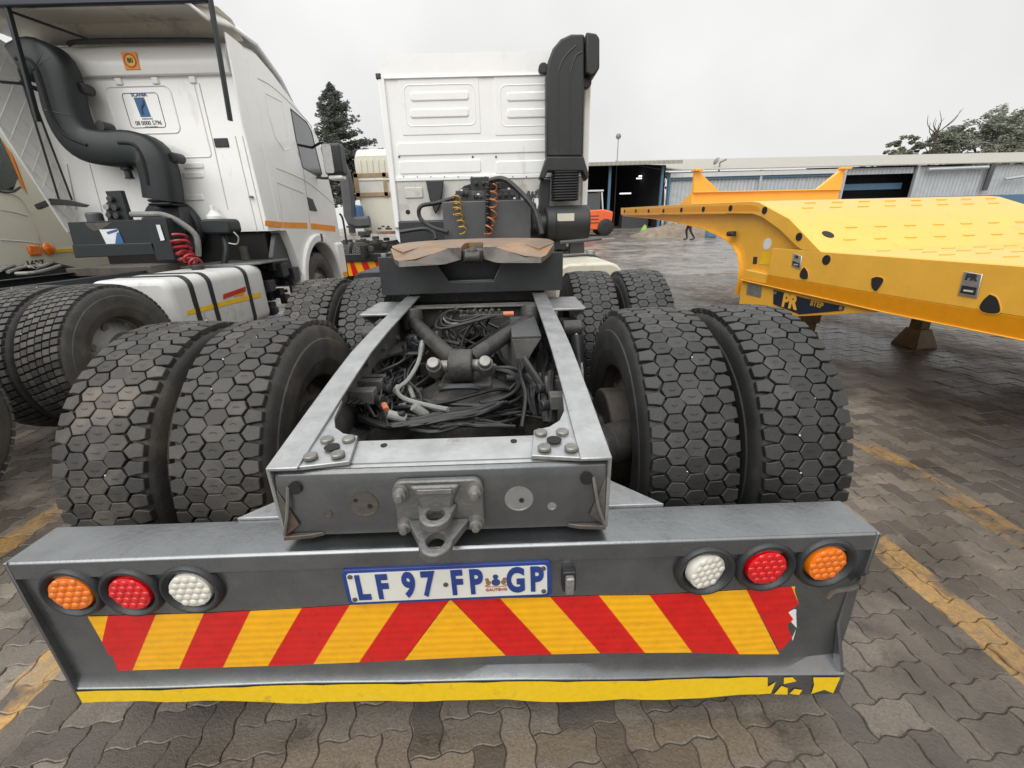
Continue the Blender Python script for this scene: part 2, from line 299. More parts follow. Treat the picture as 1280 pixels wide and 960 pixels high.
# bedding under the laid pavers
bed = MB().add([(-6, -2.6, -.006), (10.4, -2.6, -.006), (10.4, 9.8, -.006), (-6, 9.8, -.006)], [(0, 1, 2, 3)]).build('paving_bed', 'joint'); tag(bed, kind='structure')
U = .086
def edge_pts(a, b):                       # wavy edge shared by both neighbours, a<b in grid order
    n = (b-a); q = Vector((-n.y, n.x)); pts = []
    for t, d in ((.0, 0), (.17, .062), (.33, .062), (.5, 0), (.67, -.062), (.83, -.062)): pts.append((a+n*t)+q*d)
    return pts
def outline(cells):
    (i0, j0), (i1, j1) = cells; lo = (min(i0, i1), min(j0, j1)); hi = (max(i0, i1)+1, max(j0, j1)+1)
    loop = []
    def seg(p, q):
        p, q = Vector(p), Vector(q)
        if (q.x-p.x)+(q.y-p.y) > 0: e = edge_pts(p, q)
        else: e = [q]+edge_pts(q, p)[1:]; e = [p]+list(reversed(e[1:]))
        return e
    x = lo[0]
    for k in range(lo[0], hi[0]): loop += seg((k, lo[1]), (k+1, lo[1]))
    for k in range(lo[1], hi[1]): loop += seg((hi[0], k), (hi[0], k+1))
    for k in range(hi[0], lo[0], -1): loop += seg((k, hi[1]), (k-1, hi[1]))
    for k in range(hi[1], lo[1], -1): loop += seg((lo[0], k), (lo[0], k-1))
    return loop
def paver_mesh(kind):
    lp = outline(((0, 0), (1, 0)) if kind == 0 else ((0, 0), (0, 1))); n = len(lp)
    def inset(d):
        o = []
        for i in range(n):
            a, b, c = lp[i-1], lp[i], lp[(i+1) % n]; t = (c-a).normalized(); o.append(b*U+Vector((-t.y, t.x))*d)
        return o
    A, B = inset(.0013), inset(.0036); return A, B, n
PV = [paver_mesh(0), paver_mesh(1)]
rg = random.Random(3); ANG = R(8)
ca, sa = math.cos(ANG), math.sin(ANG); cells = []
for i in range(-100, 150):
    for j in range(-60, 125):
        k = (i-j) % 4
        if k == 0: cells.append((i, j, 0))
        elif k == 3: cells.append((i, j, 1))        # vertical partner of the herringbone
laid = []
occupied = set()
for i, j, kd in cells:
    x, y = (i+.8)*U, (j+.8)*U; X, Y = x*ca-y*sa, x*sa+y*ca
    if not (-5.8 < X < 10.2 and -2.4 < Y < 9.6): continue
    d = Vector((X, Y, 0))-CAM; zc = d.dot(fw)
    if zc < .2: continue
    px, py = 640+FPX*d.dot(rt)/zc, 480-FPX*d.dot(up)/zc
    if not (-140 < px < 1420 and py < 1120): continue
    hidden = -1.0 < X < 1.0 and Y > -.45
    laid.append((0 if not hidden else 1, zc, i, j, kd, px, py))
laid.sort(key=lambda q: (q[0] or not (0 <= q[5] <= 1280 and q[6] <= 960), q[1]))
big = MB(); tones = []; protos = {}
def paver_proto(kd, tone):
    if (kd, tone) in protos: return protos[kd, tone]
    A, B, n = PV[kd]; b = MB(); b.add([(p.x, p.y, -.03) for p in A]+[(p.x, p.y, -.003) for p in A]+[(p.x, p.y, 0) for p in B], [(q, (q+1) % n, n+(q+1) % n, n+q) for q in range(n)]+[(n+q, n+(q+1) % n, 2*n+(q+1) % n, 2*n+q) for q in range(n)]+[tuple(range(2*n, 3*n))])
    me = b.mesh('paver', 'paver', None, 15); at = me.attributes.new('tone', 'FLOAT', 'FACE'); at.data.foreach_set('value', [tone/7 if len(p.vertices) > 6 else 1.0 for p in me.polygons]); protos[kd, tone] = me; return me
for idx, (hd, zc, i, j, kd, px, py) in enumerate(laid):
    x, y = i*U, j*U; X, Y = x*ca-y*sa, x*sa+y*ca; dz = rg.uniform(-.0022, .0022); tn = rg.randrange(8)
    if idx < 300:
        o = put(paver_proto(kd, tn), 'paver', ground, (X, Y, dz), (rg.uniform(-.009, .009), rg.uniform(-.009, .009), ANG))
    else:
        A, B, n = PV[kd]; tx, ty = rg.uniform(-.009, .009), rg.uniform(-.009, .009)
        vs = [(X+p.x*ca-p.y*sa, Y+p.x*sa+p.y*ca, z+dz+p.x*tx+p.y*ty) for q, z in ((A, -.006), (B, 0)) for p in q]
        big.add(vs, [(q, (q+1) % n, n+(q+1) % n, n+q) for q in range(n)]+[tuple(range(n, 2*n))]); tones += [1.0]*n+[tn/7]
me = bpy.data.meshes.new('paving'); me.from_pydata([tuple(p) for p in big.v], [], big.f); me.materials.append(M['paver'])
at = me.attributes.new('tone', 'FLOAT', 'FACE'); at.data.foreach_set('value', tones)
po = bpy.data.objects.new('paving', me); col.objects.link(po); po.parent = ground; tag(po, kind='stuff')

# ================================================================== WHEELS
def tyre_mesh(name, mt, style='hex', Rr=.522):
    b = MB(); s = Rr/.522
    prof = [(-.112, .285), (-.128, .288), (-.138, .305), (-.15, .35), (-.151, .353), (-.1505, .358), (-.155, .40), (-.154, .43), (-.1535, .433), (-.1495, .437), (-.146, .465), (-.140, .484), (-.131, .494), (-.12, .4975), (-.06, .5005), (0, .5015)]
    prof = [(a, r*s) for a, r in prof]; prof = prof+[(-a, r) for a, r in reversed(prof[:-1])]
    b.lathe(prof, (0, 0, 0), (1, 0, 0), 72)
    tones_ = [(.55, 0)]*len(b.f); N = 62 if style == 'hex' else 66; C = 2*PI*Rr; p = C/N; rr = random.Random(5)
    def blk(poly, h, ch=.0022, bot=.5065):
        n0 = len(b.f); tn = rr.random()**1.5
        cx = sum(q[0] for q in poly)/len(poly); cy = sum(q[1] for q in poly)/len(poly); n = len(poly); rings = []
        for hh, sh in ((-1, 1), (0, 1), (1, 1-ch*2/.05)):
            rg_ = []
            for a, v in poly:
                a2, v2 = cx+(a-cx)*sh, cy+(v-cy)*sh; top = .5225*s-.008*s*(abs(a2)/.135)**2.5+h
                r = (.494*s if hh < 0 else top-(.0014 if hh == 0 else 0)); t = v2/Rr; rg_.append((a2, r*math.sin(t), r*math.cos(t)))
            rings.append(rg_)
        b.loft(rings); tones_.extend([(tn, 0)]*(len(b.f)-n0))
    def ins(poly, d):
        n = len(poly); o = []
        cx = sum(q[0] for q in poly)/n; cy = sum(q[1] for q in poly)/n
        for a, v in poly: L_ = math.hypot(a-cx, v-cy); o.append((a+(cx-a)/L_*d, v+(cy-v)/L_*d))
        return o
    if style == 'hex':
        a_, b_ = .037, .021
        for k in range(N):
            for ci, c in enumerate((-.116, -.058, 0, .058, .116)):
                v = k*p+(p/2 if ci % 2 else 0); j = lambda: rr.uniform(-.0026, .0026)
                if ci in (0, 4):
                    sg = -1 if ci == 0 else 1; poly = [(c-sg*a_, v), (c-sg*b_, v+p/2), (sg*.122, v+p/2-.002), (sg*.139, v+p/2-.007), (sg*.139, v-p/2+.007), (sg*.122, v-p/2+.002), (c-sg*b_, v-p/2)]
                    if sg > 0: poly.reverse()
                else: poly = [(c-a_, v), (c-b_, v+p/2), (c+b_, v+p/2), (c+a_, v), (c+b_, v-p/2), (c-b_, v-p/2)]
                blk(ins([(x+j(), y+j()) for x, y in poly], .0011 if ci == 2 else .0036), rr.uniform(-.003, .0004)-(.0006 if ci == 2 else 0))
                if ci in (1, 2, 3) and rr.random() < .8:
                    w1 = .013 if ci == 2 else .01; zz_ = rr.uniform(-.004, .004); t1, t2 = (v+zz_-.0009)/Rr, (v+zz_+.0009)/Rr; rs = .52265*s; n0 = len(b.f)
                    b.add([(c+x_, rs*math.sin(t_), rs*math.cos(t_)) for x_, t_ in ((-w1, t1), (0, t1+.006), (w1, t1), (w1, t2), (0, t2+.006), (-w1, t2))], [(0, 1, 4, 5), (1, 2, 3, 4)]); tones_.extend([(0, 2)]*(len(b.f)-n0))
    else:
        for k in range(N):
            for ci in range(6):
                c = -.115+.046*ci; v = k*p+p*.33*(ci % 3); poly = [(c-.022, v-p/2), (c-.022, v+p/2-.01), (c+.022, v+p/2), (c+.022, v-p/2+.01)]
                blk(ins(poly, .0026), rr.uniform(-.001, 0))
    for k in range(11 if style == 'hex' else 4):      # grit caught in the grooves
        a = rr.uniform(0, 2*PI); u = rr.choice((-.087, -.03, .03, .087))+rr.uniform(-.006, .006); r = .5215*s; c = Vector((u, r*math.sin(a), r*math.cos(a))); n0 = len(b.f); q = rr.uniform(.002, .004)
        b.add([c+Vector(d)*q for d in ((1, 0, 0), (-1, 0, 0), (0, 1, 0), (0, -1, 0), (0, 0, 1), (0, 0, -1))], [(0, 2, 4), (2, 1, 4), (1, 3, 4), (3, 0, 4), (2, 0, 5), (1, 2, 5), (3, 1, 5), (0, 3, 5)]); tones_.extend([(1, 1)]*(len(b.f)-n0))
    me = b.mesh(name, mt, None, 28); me.materials.append(M['sticker']); me.materials.append(M['hole'])
    at = me.attributes.new('tone', 'FLOAT', 'FACE'); at.data.foreach_set('value', [q[0] for q in tones_]); me.polygons.foreach_set('material_index', [q[1] for q in tones_]); return me
def wheel_mesh(m, dished):                # dished: disc at +x side, seen hollow from -x
    b = MB(); b.lathe([(-.118, .3), (-.125, .305), (-.127, .296), (-.112, .284), (-.07, .272), (.07, .272), (.112, .284), (.127, .296), (.125, .305), (.118, .3)], (0, 0, 0), (1, 0, 0), 40)
    d = .075 if dished else -.075; b.lathe([(d, .273), (d-.01, .255), (d+.02, .2), (d+.05, .17), (d+.05, .11), (d+.07, .1), (d+.075, 0.001)], (0, 0, 0), (1, 0, 0), 32)
    for k in range(10):
        t = 2*PI*k/10; b.cyl((d+.045, .14*math.cos(t), .14*math.sin(t)), (d+.085, .14*math.cos(t), .14*math.sin(t)), .015, 6)
        t += PI/10
    for k in range(8):
        t = 2*PI*k/8; b.cyl((d+.0, .225*math.cos(t), .225*math.sin(t)), (d+.014, .225*math.cos(t), .225*math.sin(t)), .024, 10)
    return b.mesh('wheel', m)
TY = {k: tyre_mesh('tyre', k) for k in ('rubber', 'rubbermud')}; TYR = tyre_mesh('tyre', 'rubberold', 'rib')
WH = wheel_mesh('rim', True); WHG = wheel_mesh('rimgrey', True)
def wheel(parent, x, y, side, tm, wm=None, rz=0, spin=0, z=.522):
    """side +1: disc faces +x"""
    o = put(wm or WH, 'wheel', parent, (x, y, z), (spin, 0, (0 if side > 0 else PI)+rz)); t = bpy.data.objects.new('tyre', tm); col.objects.link(t); t.parent = o; return o

# ================================================================== MAIN TRUCK
truck = thing('tractor_truck', 'central white cab tractor truck with grey chassis and a striped, dented rear bumper', 'truck')
sp = 0
for ay, tl in ((0, ('rubbermud', 'rubbermud', 'rubber', 'rubber')), (1.41, ('rubbermud', 'rubber', 'rubber', 'rubber'))):
    for (x, s), tm in zip(((-1.085, -1), (-.735, 1), (.735, -1), (1.085, 1)), tl):
        sp += .31; wheel(truck, x, ay, s, TY[tm], spin=sp)
for s in (-1, 1): wheel(truck, s*1.03, 4.7, s, TY['rubber'], WHG, spin=s*.4)
# --- frame rails
RP = [(-.756, .851, .4025, .2), (-.5, .893, .401, .215), (-.3, .925, .399, .235), (-.135, .949, .3965, .25), (.1, .966, .395, .262), (.76, .996, .392, .27), (3.0, 1.0, .392, .27), (6.0, 1.0, .392, .27)]
def rail(sx):
    b = MB(); rings = []; T = .009; FL = .074
    for y, z, h, d in RP:
        q = [(h, z), (h, z-d), (h-FL, z-d), (h-FL, z-d+T), (h-T, z-d+T), (h-T, z-T), (h-FL, z-T), (h-FL, z)]
        rings.append([(sx*a, y, c) for a, c in q])
    b.loft(rings); return b.build('frame_rail', 'rail', truck, .0025)
rails = [rail(-1), rail(1)]
for sx, rl in zip((-1, 1), rails):       # darker lining on the inner web, bolts along the web
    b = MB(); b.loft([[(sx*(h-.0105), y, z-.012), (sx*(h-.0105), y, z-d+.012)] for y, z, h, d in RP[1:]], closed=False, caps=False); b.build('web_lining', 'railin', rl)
    for k, (y, dz) in enumerate(((-.25, .06), (-.25, .15), (-.05, .07), (-.05, .17), (.2, .08), (.2, .19), (.45, .1), (.62, .1))):
        b = MB(); b.cyl((sx*.384, y, .95-dz), (sx*.366, y, .95-dz), .014, 6); b.build('bolt', 'bolt', rl)
# --- rear crossmember
b = MB(); T = .009
b.loft([[(x, y, z) for y, z in ((-.63, .848), (-.63, .839), (-.722, .829), (-.738, .818), (-.742, .80), (-.742, .665), (-.66, .658), (-.66, .649), (-.751, .654), (-.751, .802), (-.746, .825), (-.728, .839))] for x in (-.392, .392)])
xm = b.build('rear_crossmember', 'chassis', truck, .002)
b = MB(); b.add([(-.325, -.632, .8495), (.325, -.632, .8495), (.325, -.722, .8405), (.325, -.738, .8345), (-.325, -.738, .8345), (-.325, -.722, .8405)], [(0, 1, 2, 5), (5, 2, 3, 4)]); b.build('top_flange', 'rail', xm)  # paler paint laid on the crossmember top, sky light put into its colour
for x, y in ((-.155, -.655), (.175, -.655)): MB().cyl((x, y, .842), (x, y, .849), .0085, 14).build('bolt_hole', 'hole', xm)
for sx in (-1, 1):
    b = MB(); q = [(.215, -.735), (.228, -.625), (.27, -.612), (.3, -.585), (.318, -.54), (.325, -.45), (.388, -.45), (.388, -.748), (.335, -.748)]
    zz = lambda y: .8502+max(0, (y+.63))*.17-(max(0, -.70-y)*.28)
    lo = [(sx*x, y, zz(y)) for x, y in q]; b.loft([lo, [(x, y, z+.011) for x, y, z in lo]]); gp = b.build('gusset_plate', 'rail', xm, .002)
    for x, y in ((.245, -.645), (.30, -.645), (.248, -.715), (.312, -.718)):
        b = MB(); z = zz(y)+.01; b.lathe([(0, .0165), (.006, .0165), (.009, .014), (.0095, .0001)], (sx*x, y, z), (0, 0, 1), 14); b.build('rivet_bolt', 'bolt', gp)
    b = MB(); b.lathe([(0, .019), (.001, .019), (.001, .0001)], (sx*.275, -.68, zz(-.68)+.0108), (0, 0, 1), 18); b.build('plate_hole', 'hole', gp)
# round openings on the rear face, with the plate showing behind them
for cx, r, mt_ in ((-.192, .035, 'ironedge'), (.183, .035, 'rail'), (-.283, .011, 'ironedge'), (.263, .011, 'rail')):
    b = MB(); b.lathe([(0, r), (.0015, r), (.0015, r-.003), (.0006, r-.0035), (.0006, .0001)], (cx, -.7515, 0.742 if r > .02 else .717), (0, -1, 0), 24); o = b.build('round_opening', mt_, xm)
    if r > .02:
        for dx, dz, q in (((-.018, .012, .0045), (.014, -.006, .006)) if cx < 0 else ((.006, -.004, .006),)): MB().cyl((cx+dx, -.752, .742+dz), (cx+dx, -.7545, .742+dz), q, 10).build('small_hole', 'hole', o)
for sx in (-1, 1):                         # bent ends of the crossmember inside the rail ends
    b = MB(); b.add([(sx*.392, -.753, .80), (sx*.352, -.757, .69), (sx*.392, -.765, .662), (sx*.395, -.70, .662)], [(0, 1, 2), (0, 2, 3), (0, 3, 1), (1, 3, 2)]); b.build('end_web', 'ironedge', xm, .003)
    b = MB(); b.prism([(sx*.30, -.752, .653), (sx*.395, -.752, .653), (sx*.395, -.768, .653), (sx*.33, -.762, .653)], (0, 0, .012)); b.build('foot_plate', 'ironedge', xm, .002)
    MB().tube([(sx*.36, -.757, .80), (sx*.372, -.766, .73), (sx*.39, -.768, .672)], .004, 6, 4).build('tie_rod', 'bolt', xm)
    MB().cyl((sx*.345, -.751, .795), (sx*.345, -.759, .795), .016, 10).build('bolt_hole', 'hole', xm)
# --- towing bracket
b = MB(); b.loft([[(x, y, z) for x, z in rrect(-.112, .098, .668, .812, .022)] for y in (-.7525, -.77)]); tow = b.build('towing_bracket', 'hitch', truck, .004)
cxh = -.012
b = MB(); out_ = [(-.062, .806), (.062, .806), (.045, .77), (.04, .745), (.034, .733), (-.034, .733), (-.04, .745), (-.045, .77)]
b.loft([[(cxh+x*1.0, -.771, z) for x, z in out_], [(cxh+x*.88, -.785, z) for x, z in out_]]); b.build('upper_tongue', 'hitch', tow, .006)
def eye_plate(nm, yb, yc, hw, ro, ri, z, t, drop):
    b = MB(); n = 40; outer = []; inner = []
    for k in range(n):
        a = 2*PI*k/n; inner.append((ri*math.cos(a), ri*math.sin(a)))
        if math.sin(a) < .05: outer.append((ro*math.cos(a), ro*math.sin(a)))
        else:
            f_ = min(1, (yb-yc)/max(1e-6, ro*math.sin(a))); x = ro*math.cos(a); u = math.cos(a)/max(abs(math.cos(a)), math.sin(a)); v = math.sin(a)/max(abs(math.cos(a)), math.sin(a))
            yy = v*(yb-yc); outer.append((u*(ro+(hw-ro)*v), yy))
    def P(q, dz): return [(cxh+x, yc+y, z+dz+(y-(yb-yc))*drop) for x, y in q]
    ot, it, ol, il = P(outer, t), P(inner, t), P(outer, 0), P(inner, 0); b.add(ot+it+ol+il, [f for k in range(n) for f in ((k, (k+1) % n, n+(k+1) % n, n+k), (2*n+k, 3*n+k, 3*n+(k+1) % n, 2*n+(k+1) % n), (k, 2*n+k, 2*n+(k+1) % n, (k+1) % n), (n+k, n+(k+1) % n, 3*n+(k+1) % n, 3*n+k))]); b.build(nm, 'hitch', tow, .004)
eye_plate('upper_eye', -.772, -.80, .048, .038, .021, .728, .022, .15)
eye_plate('lower_eye', -.772, -.828, .075, .04, .021, .684, .024, .25)
MB().box(cxh-.04, cxh+.04, -.789, -.7855, .788, .8).build('maker_tag', 'bolt', tow, .001)
for x, z in ((-.094, .785), (.08, .785), (-.092, .695), (.078, .695)):
    b = MB(); b.lathe([(0, .02), (.004, .02), (.004, .0155), (.018, .0155), (.02, .0095), (.032, .009), (.033, .0001)], (x, -.77, z), (0, -1, 0), 12); b.build('hex_bolt', 'bolt', tow, label='greasy nut on the bracket corner')
# --- bumper
BY, BZ, BH = -.784, .629, 1.066
def wob(x): return .012*math.sin(x*3.1+.6)+.006*math.sin(x*7.3)
bx = [-1.066+2.132*k/26 for k in range(27)]
def lerp3(x, l, m, r): return l+(m-l)*(x+1.05)/1.2 if x < .15 else m+(r-m)*(x-.15)/.95
def ltop(x): return lerp3(x, .185, .168, .13)+.003*math.sin(x*9)
def lbot(x): return lerp3(x, .128, .078, .048)+.006*math.sin(x*7+1)+.004*math.sin(x*17)
def lipy(x): return BY-.006-.3*wob(x)-.0024
b = MB(); rings = []
for x in bx:
    e = max(0, (x-.86)/.2)**1.5; o = .02*e; ly = lipy(x)+.0024; zr = lerp3(x, .222, .203, .172); xs2 = x+.04*max(0, (x-.8)/.27)**2
    q = [(BY+.128, BZ), (BY+.006, BZ), (BY, BZ-.006), (BY, BZ-.052), (BY+.010, BZ-.058), (BY+.012+o, .30), (BY+.012+o, zr), (ly+.004, ltop(x)+.004), (ly, ltop(x)), (ly, lbot(x)), (ly+.008, lbot(x)), (ly+.008, ltop(x)-.005), (BY+.02+o, zr-.01), (BY+.02+o, BZ-.06), (BY+.02, BZ-.01), (BY+.128, BZ-.01)]
    rings.append([(xs2 if z < .35 else x, y, z) for y, z in q])
b.loft(rings); bump = b.build('rear_bumper', 'bumper', truck, .0015, label='grey steel rear bumper, dented at its right end')
b = MB(); b.box(-1.065, 1.065, BY+.003, BY+.128, BZ+.0005, BZ+.002); b.build('top_face', 'bumper', bump, .001)
b = MB(); b.prism([(-1.07, BY+.1, BZ), (-1.07, BY-.002, BZ), (-1.07, BY-.006, .19), (-1.07, BY-.006, .135), (-1.07, BY+.015, .135), (-1.07, BY+.05, .3)], (.008, 0, 0)); b.build('end_plate', 'bumper', bump, .002)
b = MB(); b.prism([(1.063, BY+.1, BZ), (1.063, BY-.002, BZ), (1.063, BY-.002, .50), (1.058, BY+.02, .45), (1.06, BY+.02, .3), (1.085, BY-.01, .15), (1.085, BY+.02, .12), (1.06, BY+.06, .3)], (.009, 0, 0)); b.build('end_plate', 'bumper', bump, .002, label='buckled right end of the bumper')
b = MB(); b.tube([(.985, BY-.002, .425), (1.0, BY-.0, .445), (1.035, BY-.004, .455), (1.058, BY-.006, .47)], .006, 6, 4); b.build('dent_crease', 'ironedge', bump)
b = MB(); b.add([(1.045, BY-.012, .505), (1.068, BY-.004, .5), (1.088, BY+.012, .455), (1.07, BY+.006, .44), (1.052, BY-.016, .465)], [(0, 1, 4), (1, 2, 3), (1, 3, 4)]); b.build('torn_flap', 'ironedge', bump)
# yellow tape on the lip, torn near the right end
b = MB(); xs_ = [-1.062+1.93*k/34 for k in range(35)]; ring = []
for k, x in enumerate(xs_): ring.append([(x, lipy(x), lbot(x)+.004+.004*abs(math.sin(k*1.7))*(k % 3 == 0)), (x, lipy(x), ltop(x)-.003-.003*(k % 4 == 0))])
b.loft(ring, closed=False, caps=False); b.build('lip_tape', 'lip', bump)
for pts in ([(.866, .05), (.9, .1), (.905, .7), (.885, .45), (.878, .95), (.866, .95)], [(.91, .06), (.95, .06), (.945, .4), (.925, .5)], [(1.02, .1), (1.055, .3), (1.085, .1), (1.09, .95), (1.01, .95), (1.02, .55)], [(.93, .6), (.965, .75), (.95, .95), (.925, .93)], [(.955, .1), (.985, .05), (.99, .3), (.965, .36)]):
    b = MB(); b.add([(x, lipy(x), lbot(x)+(ltop(x)-lbot(x))*z) for x, z in pts], [tuple(range(len(pts)))]); b.build('tape_scrap', 'lip', bump)
# chevron tape
FY = BY+.012-.0025
def fp(x, y): p = at_y(x, y, FY); e = max(0, (p.x-.86)/.2)**1.5*.03; return Vector((p.x, FY+e, p.z))
def interp(tab, x):
    for (a, ya), (c, yc) in zip(tab, tab[1:]):
        if x <= c: return ya+(yc-ya)*(x-a)/(c-a)
    return tab[-1][1]
TOPY = [(110, 770.5), (255, 766.5), (377, 760.5), (500, 752), (563, 748.5), (688, 746.5), (749, 744.5), (812, 744), (933, 737), (1010, 733)]
BOTY = [(148, 838), (335, 832), (449, 827.5), (633, 819), (749, 816), (865, 815.5), (975, 819)]
def stripe(tx0, tx1, bx0, bx1, m, top=True):
    b = MB(); n = 6; rows = []
    if tx0 == tx1: pl = [fp(tx0, interp(TOPY, tx0)), fp(bx1, interp(BOTY, bx1)), fp(bx0, interp(BOTY, bx0))]; b.add(pl, [(0, 1, 2)])
    elif bx0 == bx1: b.add([fp(tx0, interp(TOPY, tx0)), fp(tx1, interp(TOPY, tx1)), fp(bx0, top)], [(0, 1, 2)])
    else: b.add([fp(tx0, interp(TOPY, tx0)), fp(tx1, interp(TOPY, tx1)), fp(bx1, interp(BOTY, bx1)), fp(bx0, interp(BOTY, bx0))], [(0, 1, 2, 3)])
    s_ = MB(); s_.v, s_.f = b.v, b.f; P = b.v; s_ = MB().prism(P, (0, -.001, 0)); s_.build('red_stripe' if m == 'redtape' else 'yellow_stripe', m, bump)
MB().prism([fp(110, 770.5), fp(135, 770), fp(128, 802)], (0, -.001, 0)).build('yellow_stripe', 'yellowtape', bump)
MB().prism([fp(135, 770), fp(195, 768), fp(166, 837.5), fp(148, 838), fp(141, 820), fp(136, 818), fp(128, 802)], (0, -.001, 0)).build('red_stripe', 'redtape', bump)
LT = [135, 195, 255, 313, 377, 437, 500, 562]; LB = [148, 166, 224, 279, 335, 392, 449, 505]
RT = [564, 625, 688, 749, 812, 874, 933, 990]; RB = [633, 690, 750, 806, 865, 924, 975, 1003]
for k in range(1, 7): stripe(LT[k], LT[k+1], LB[k], LB[k+1], 'redtape' if k % 2 == 0 else 'yellowtape')
stripe(563, 563, 506, 632, 'yellowtape')
for k in range(6): stripe(RT[k], RT[k+1], RB[k], RB[k+1], 'redtape' if k % 2 == 0 else 'yellowtape')
b = MB().prism([fp(933, 737), fp(990, 734), fp(1000, 757), fp(986, 766), fp(993, 776), fp(985, 783), fp(992, 800), fp(981, 810), fp(975, 815)], (0, -.001, 0)); b.build('red_stripe', 'redtape', bump, label='torn red tape end')
b = MB().prism([fp(990, 734), fp(1010, 733), fp(1004, 757), fp(1000, 757)], (0, -.001, 0)); b.build('yellow_stripe', 'yellowtape', bump)
b = MB().prism([fp(986, 767), fp(994, 763), fp(1005, 766), fp(1004, 785), fp(1007, 806), fp(994, 809), fp(992, 800), fp(998, 788), fp(990, 779)], (0, -.0007, 0)); b.build('tape_backing', 'sticker', bump)
# --- lamps
def lamp(px, py, m, tilt):
    c = at_y(px, py, BY+.0); c.y = BY+.012; d = Vector((math.sin(tilt), -1, 0)).normalized(); b = MB()
    b.lathe([(-.002, .078), (.012, .077), (.02, .071), (.021, .066), (.017, .06), (.004, .054), (.002, .05)], c, (0, -1, 0), 36); o = b.build('tail_lamp', 'black', truck)
    b = MB(); c2 = c+Vector((0, .0, 0)); b.lathe([(-.004, .052), (.012, .0515), (.017, .05), (.019, .046), (.019, .0001)], c2, d, 36); ln = b.build('lens', m, o)
    x, y = basis(d); b = MB()
    for i in range(-2, 3):
        for j in range(-2, 3):
            u, v = (i+(.5 if j % 2 else 0))*.0205, j*.0178
            if u*u+v*v < .043**2: b.lathe([(0, .0102), (.002, .009), (.0036, .006), (.0042, .0001)], c2+d*.0175+x*u+y*v, d, 10)
    b.build('led_domes', m, ln)
for px, py, m, t in ((90, 741, 'lamber', .04), (164, 741, 'lred', -.02), (239, 737, 'lwhite', .02), (882, 714, 'lwhite', .28), (957, 709, 'lred', .05), (1032, 704, 'lamber', .1)): lamp(px, py, m, t)
# --- number plate
PC = at_y(561, 725, BY+.006); PC.y = BY-.006; xd = Vector((1, 0, .012)).normalized(); zd = Vector((-.012, 0, 1))
def plate_pts(hw, hh, r, y): return [PC+xd*a+zd*c+Vector((0, y, 0)) for a, c in rrect(-hw, hw, -hh, hh, r)]
b = MB().loft([plate_pts(.26, .0565, .012, .012), plate_pts(.26, .0565, .012, 0)]); npl = b.build('number_plate', 'plateblue', truck, .001, label='white number plate with blue border and lettering')
MB().loft([plate_pts(.249, .0465, .008, .0002), plate_pts(.249, .0465, .008, -.0016)]).build('plate_face', 'plate', npl)
def ptxt(s, x, size, m='plateblue', z=0, sx=.62, off=.0042): text(s, size, m, npl, PC+xd*x+zd*z+Vector((0, -.0028, 0)), xd, zd, .0012, sx, off)
for ch, x in (('L', -.215), ('F', -.165), ('9', -.098), ('7', -.05), ('F', .022), ('P', .07), ('G', .17), ('P', .222)): ptxt(ch, x, .105, z=-.002 if ch in 'LF' and x < 0 else .001)
ptxt('GAUTENG', .12, .0115, 'redtext', -.0235, 1, 0)
cr = MB()
for q, (x, z, r) in enumerate(((.12, .0, .011), (.12, .018, .007))): cr.cyl(PC+xd*x+zd*z+Vector((0, -.0015, 0)), PC+xd*x+zd*z+Vector((0, -.003, 0)), r, 14)
cr.build('crest_shield', 'crestblue', npl); cr = MB()
for s in (-1, 1):
    cr.cyl(PC+xd*(.12+s*.019)+zd*.0+Vector((0, -.0015, 0)), PC+xd*(.12+s*.019)+zd*.0+Vector((0, -.0028, 0)), .007, 8); cr.cyl(PC+xd*(.12+s*.022)+zd*.01+Vector((0, -.0015, 0)), PC+xd*(.12+s*.022)+zd*.01+Vector((0, -.0028, 0)), .005, 8)
    cr.tube([PC+xd*(.12+s*.016)+zd*-.008+Vector((0, -.002, 0)), PC+xd*(.12+s*.028)+zd*-.01+Vector((0, -.002, 0))], .0018, 5)
cr.tube([PC+xd*.095+zd*-.014+Vector((0, -.002, 0)), PC+xd*.145+zd*-.014+Vector((0, -.002, 0))], .0014, 5); cr.build('crest_supporters', 'crest', npl)
for x, z in ((-.24, .038), (-.24, -.036), (.24, .038), (.24, -.036), (-.006, .0)): MB().lathe([(0, .0065), (.003, .006), (.004, .0001)], PC+xd*x+zd*z+Vector((0, -.0015, 0)), (0, -1, 0), 10).build('screw', 'ironedge', npl)
p = at_y(711, 725, BY); b = MB().loft([[(p.x+a, BY+.012, p.z+c) for a, c in rrect(-.018, .018, -.034, .034, .006)], [(p.x+a, BY-.008, p.z+c) for a, c in rrect(-.017, .017, -.032, .032, .006)]]); pl_ = b.build('plate_lamp', 'black', truck, .002)
MB().box(p.x-.011, p.x+.011, BY-.024, BY-.008, p.z-.027, p.z+.026).build('lamp_cover', 'alum', pl_, .004)
# bumper hanger plates reaching forward to the rails
for sx in (-1, 1):
    b = MB(); b.prism([(sx*.40, -.58, .64), (sx*.40, BY+.13, .64), (sx*.58, BY+.13, .64), (sx*.43, -.5, .64)], (0, 0, -.012)); b.build('hanger_plate', 'rail', truck, .002)
    b = MB(); b.box(sx*.36-.03, sx*.36+.03, -.66, -.60, .5, .66); b.build('hanger_post', 'chassis', truck, .004)
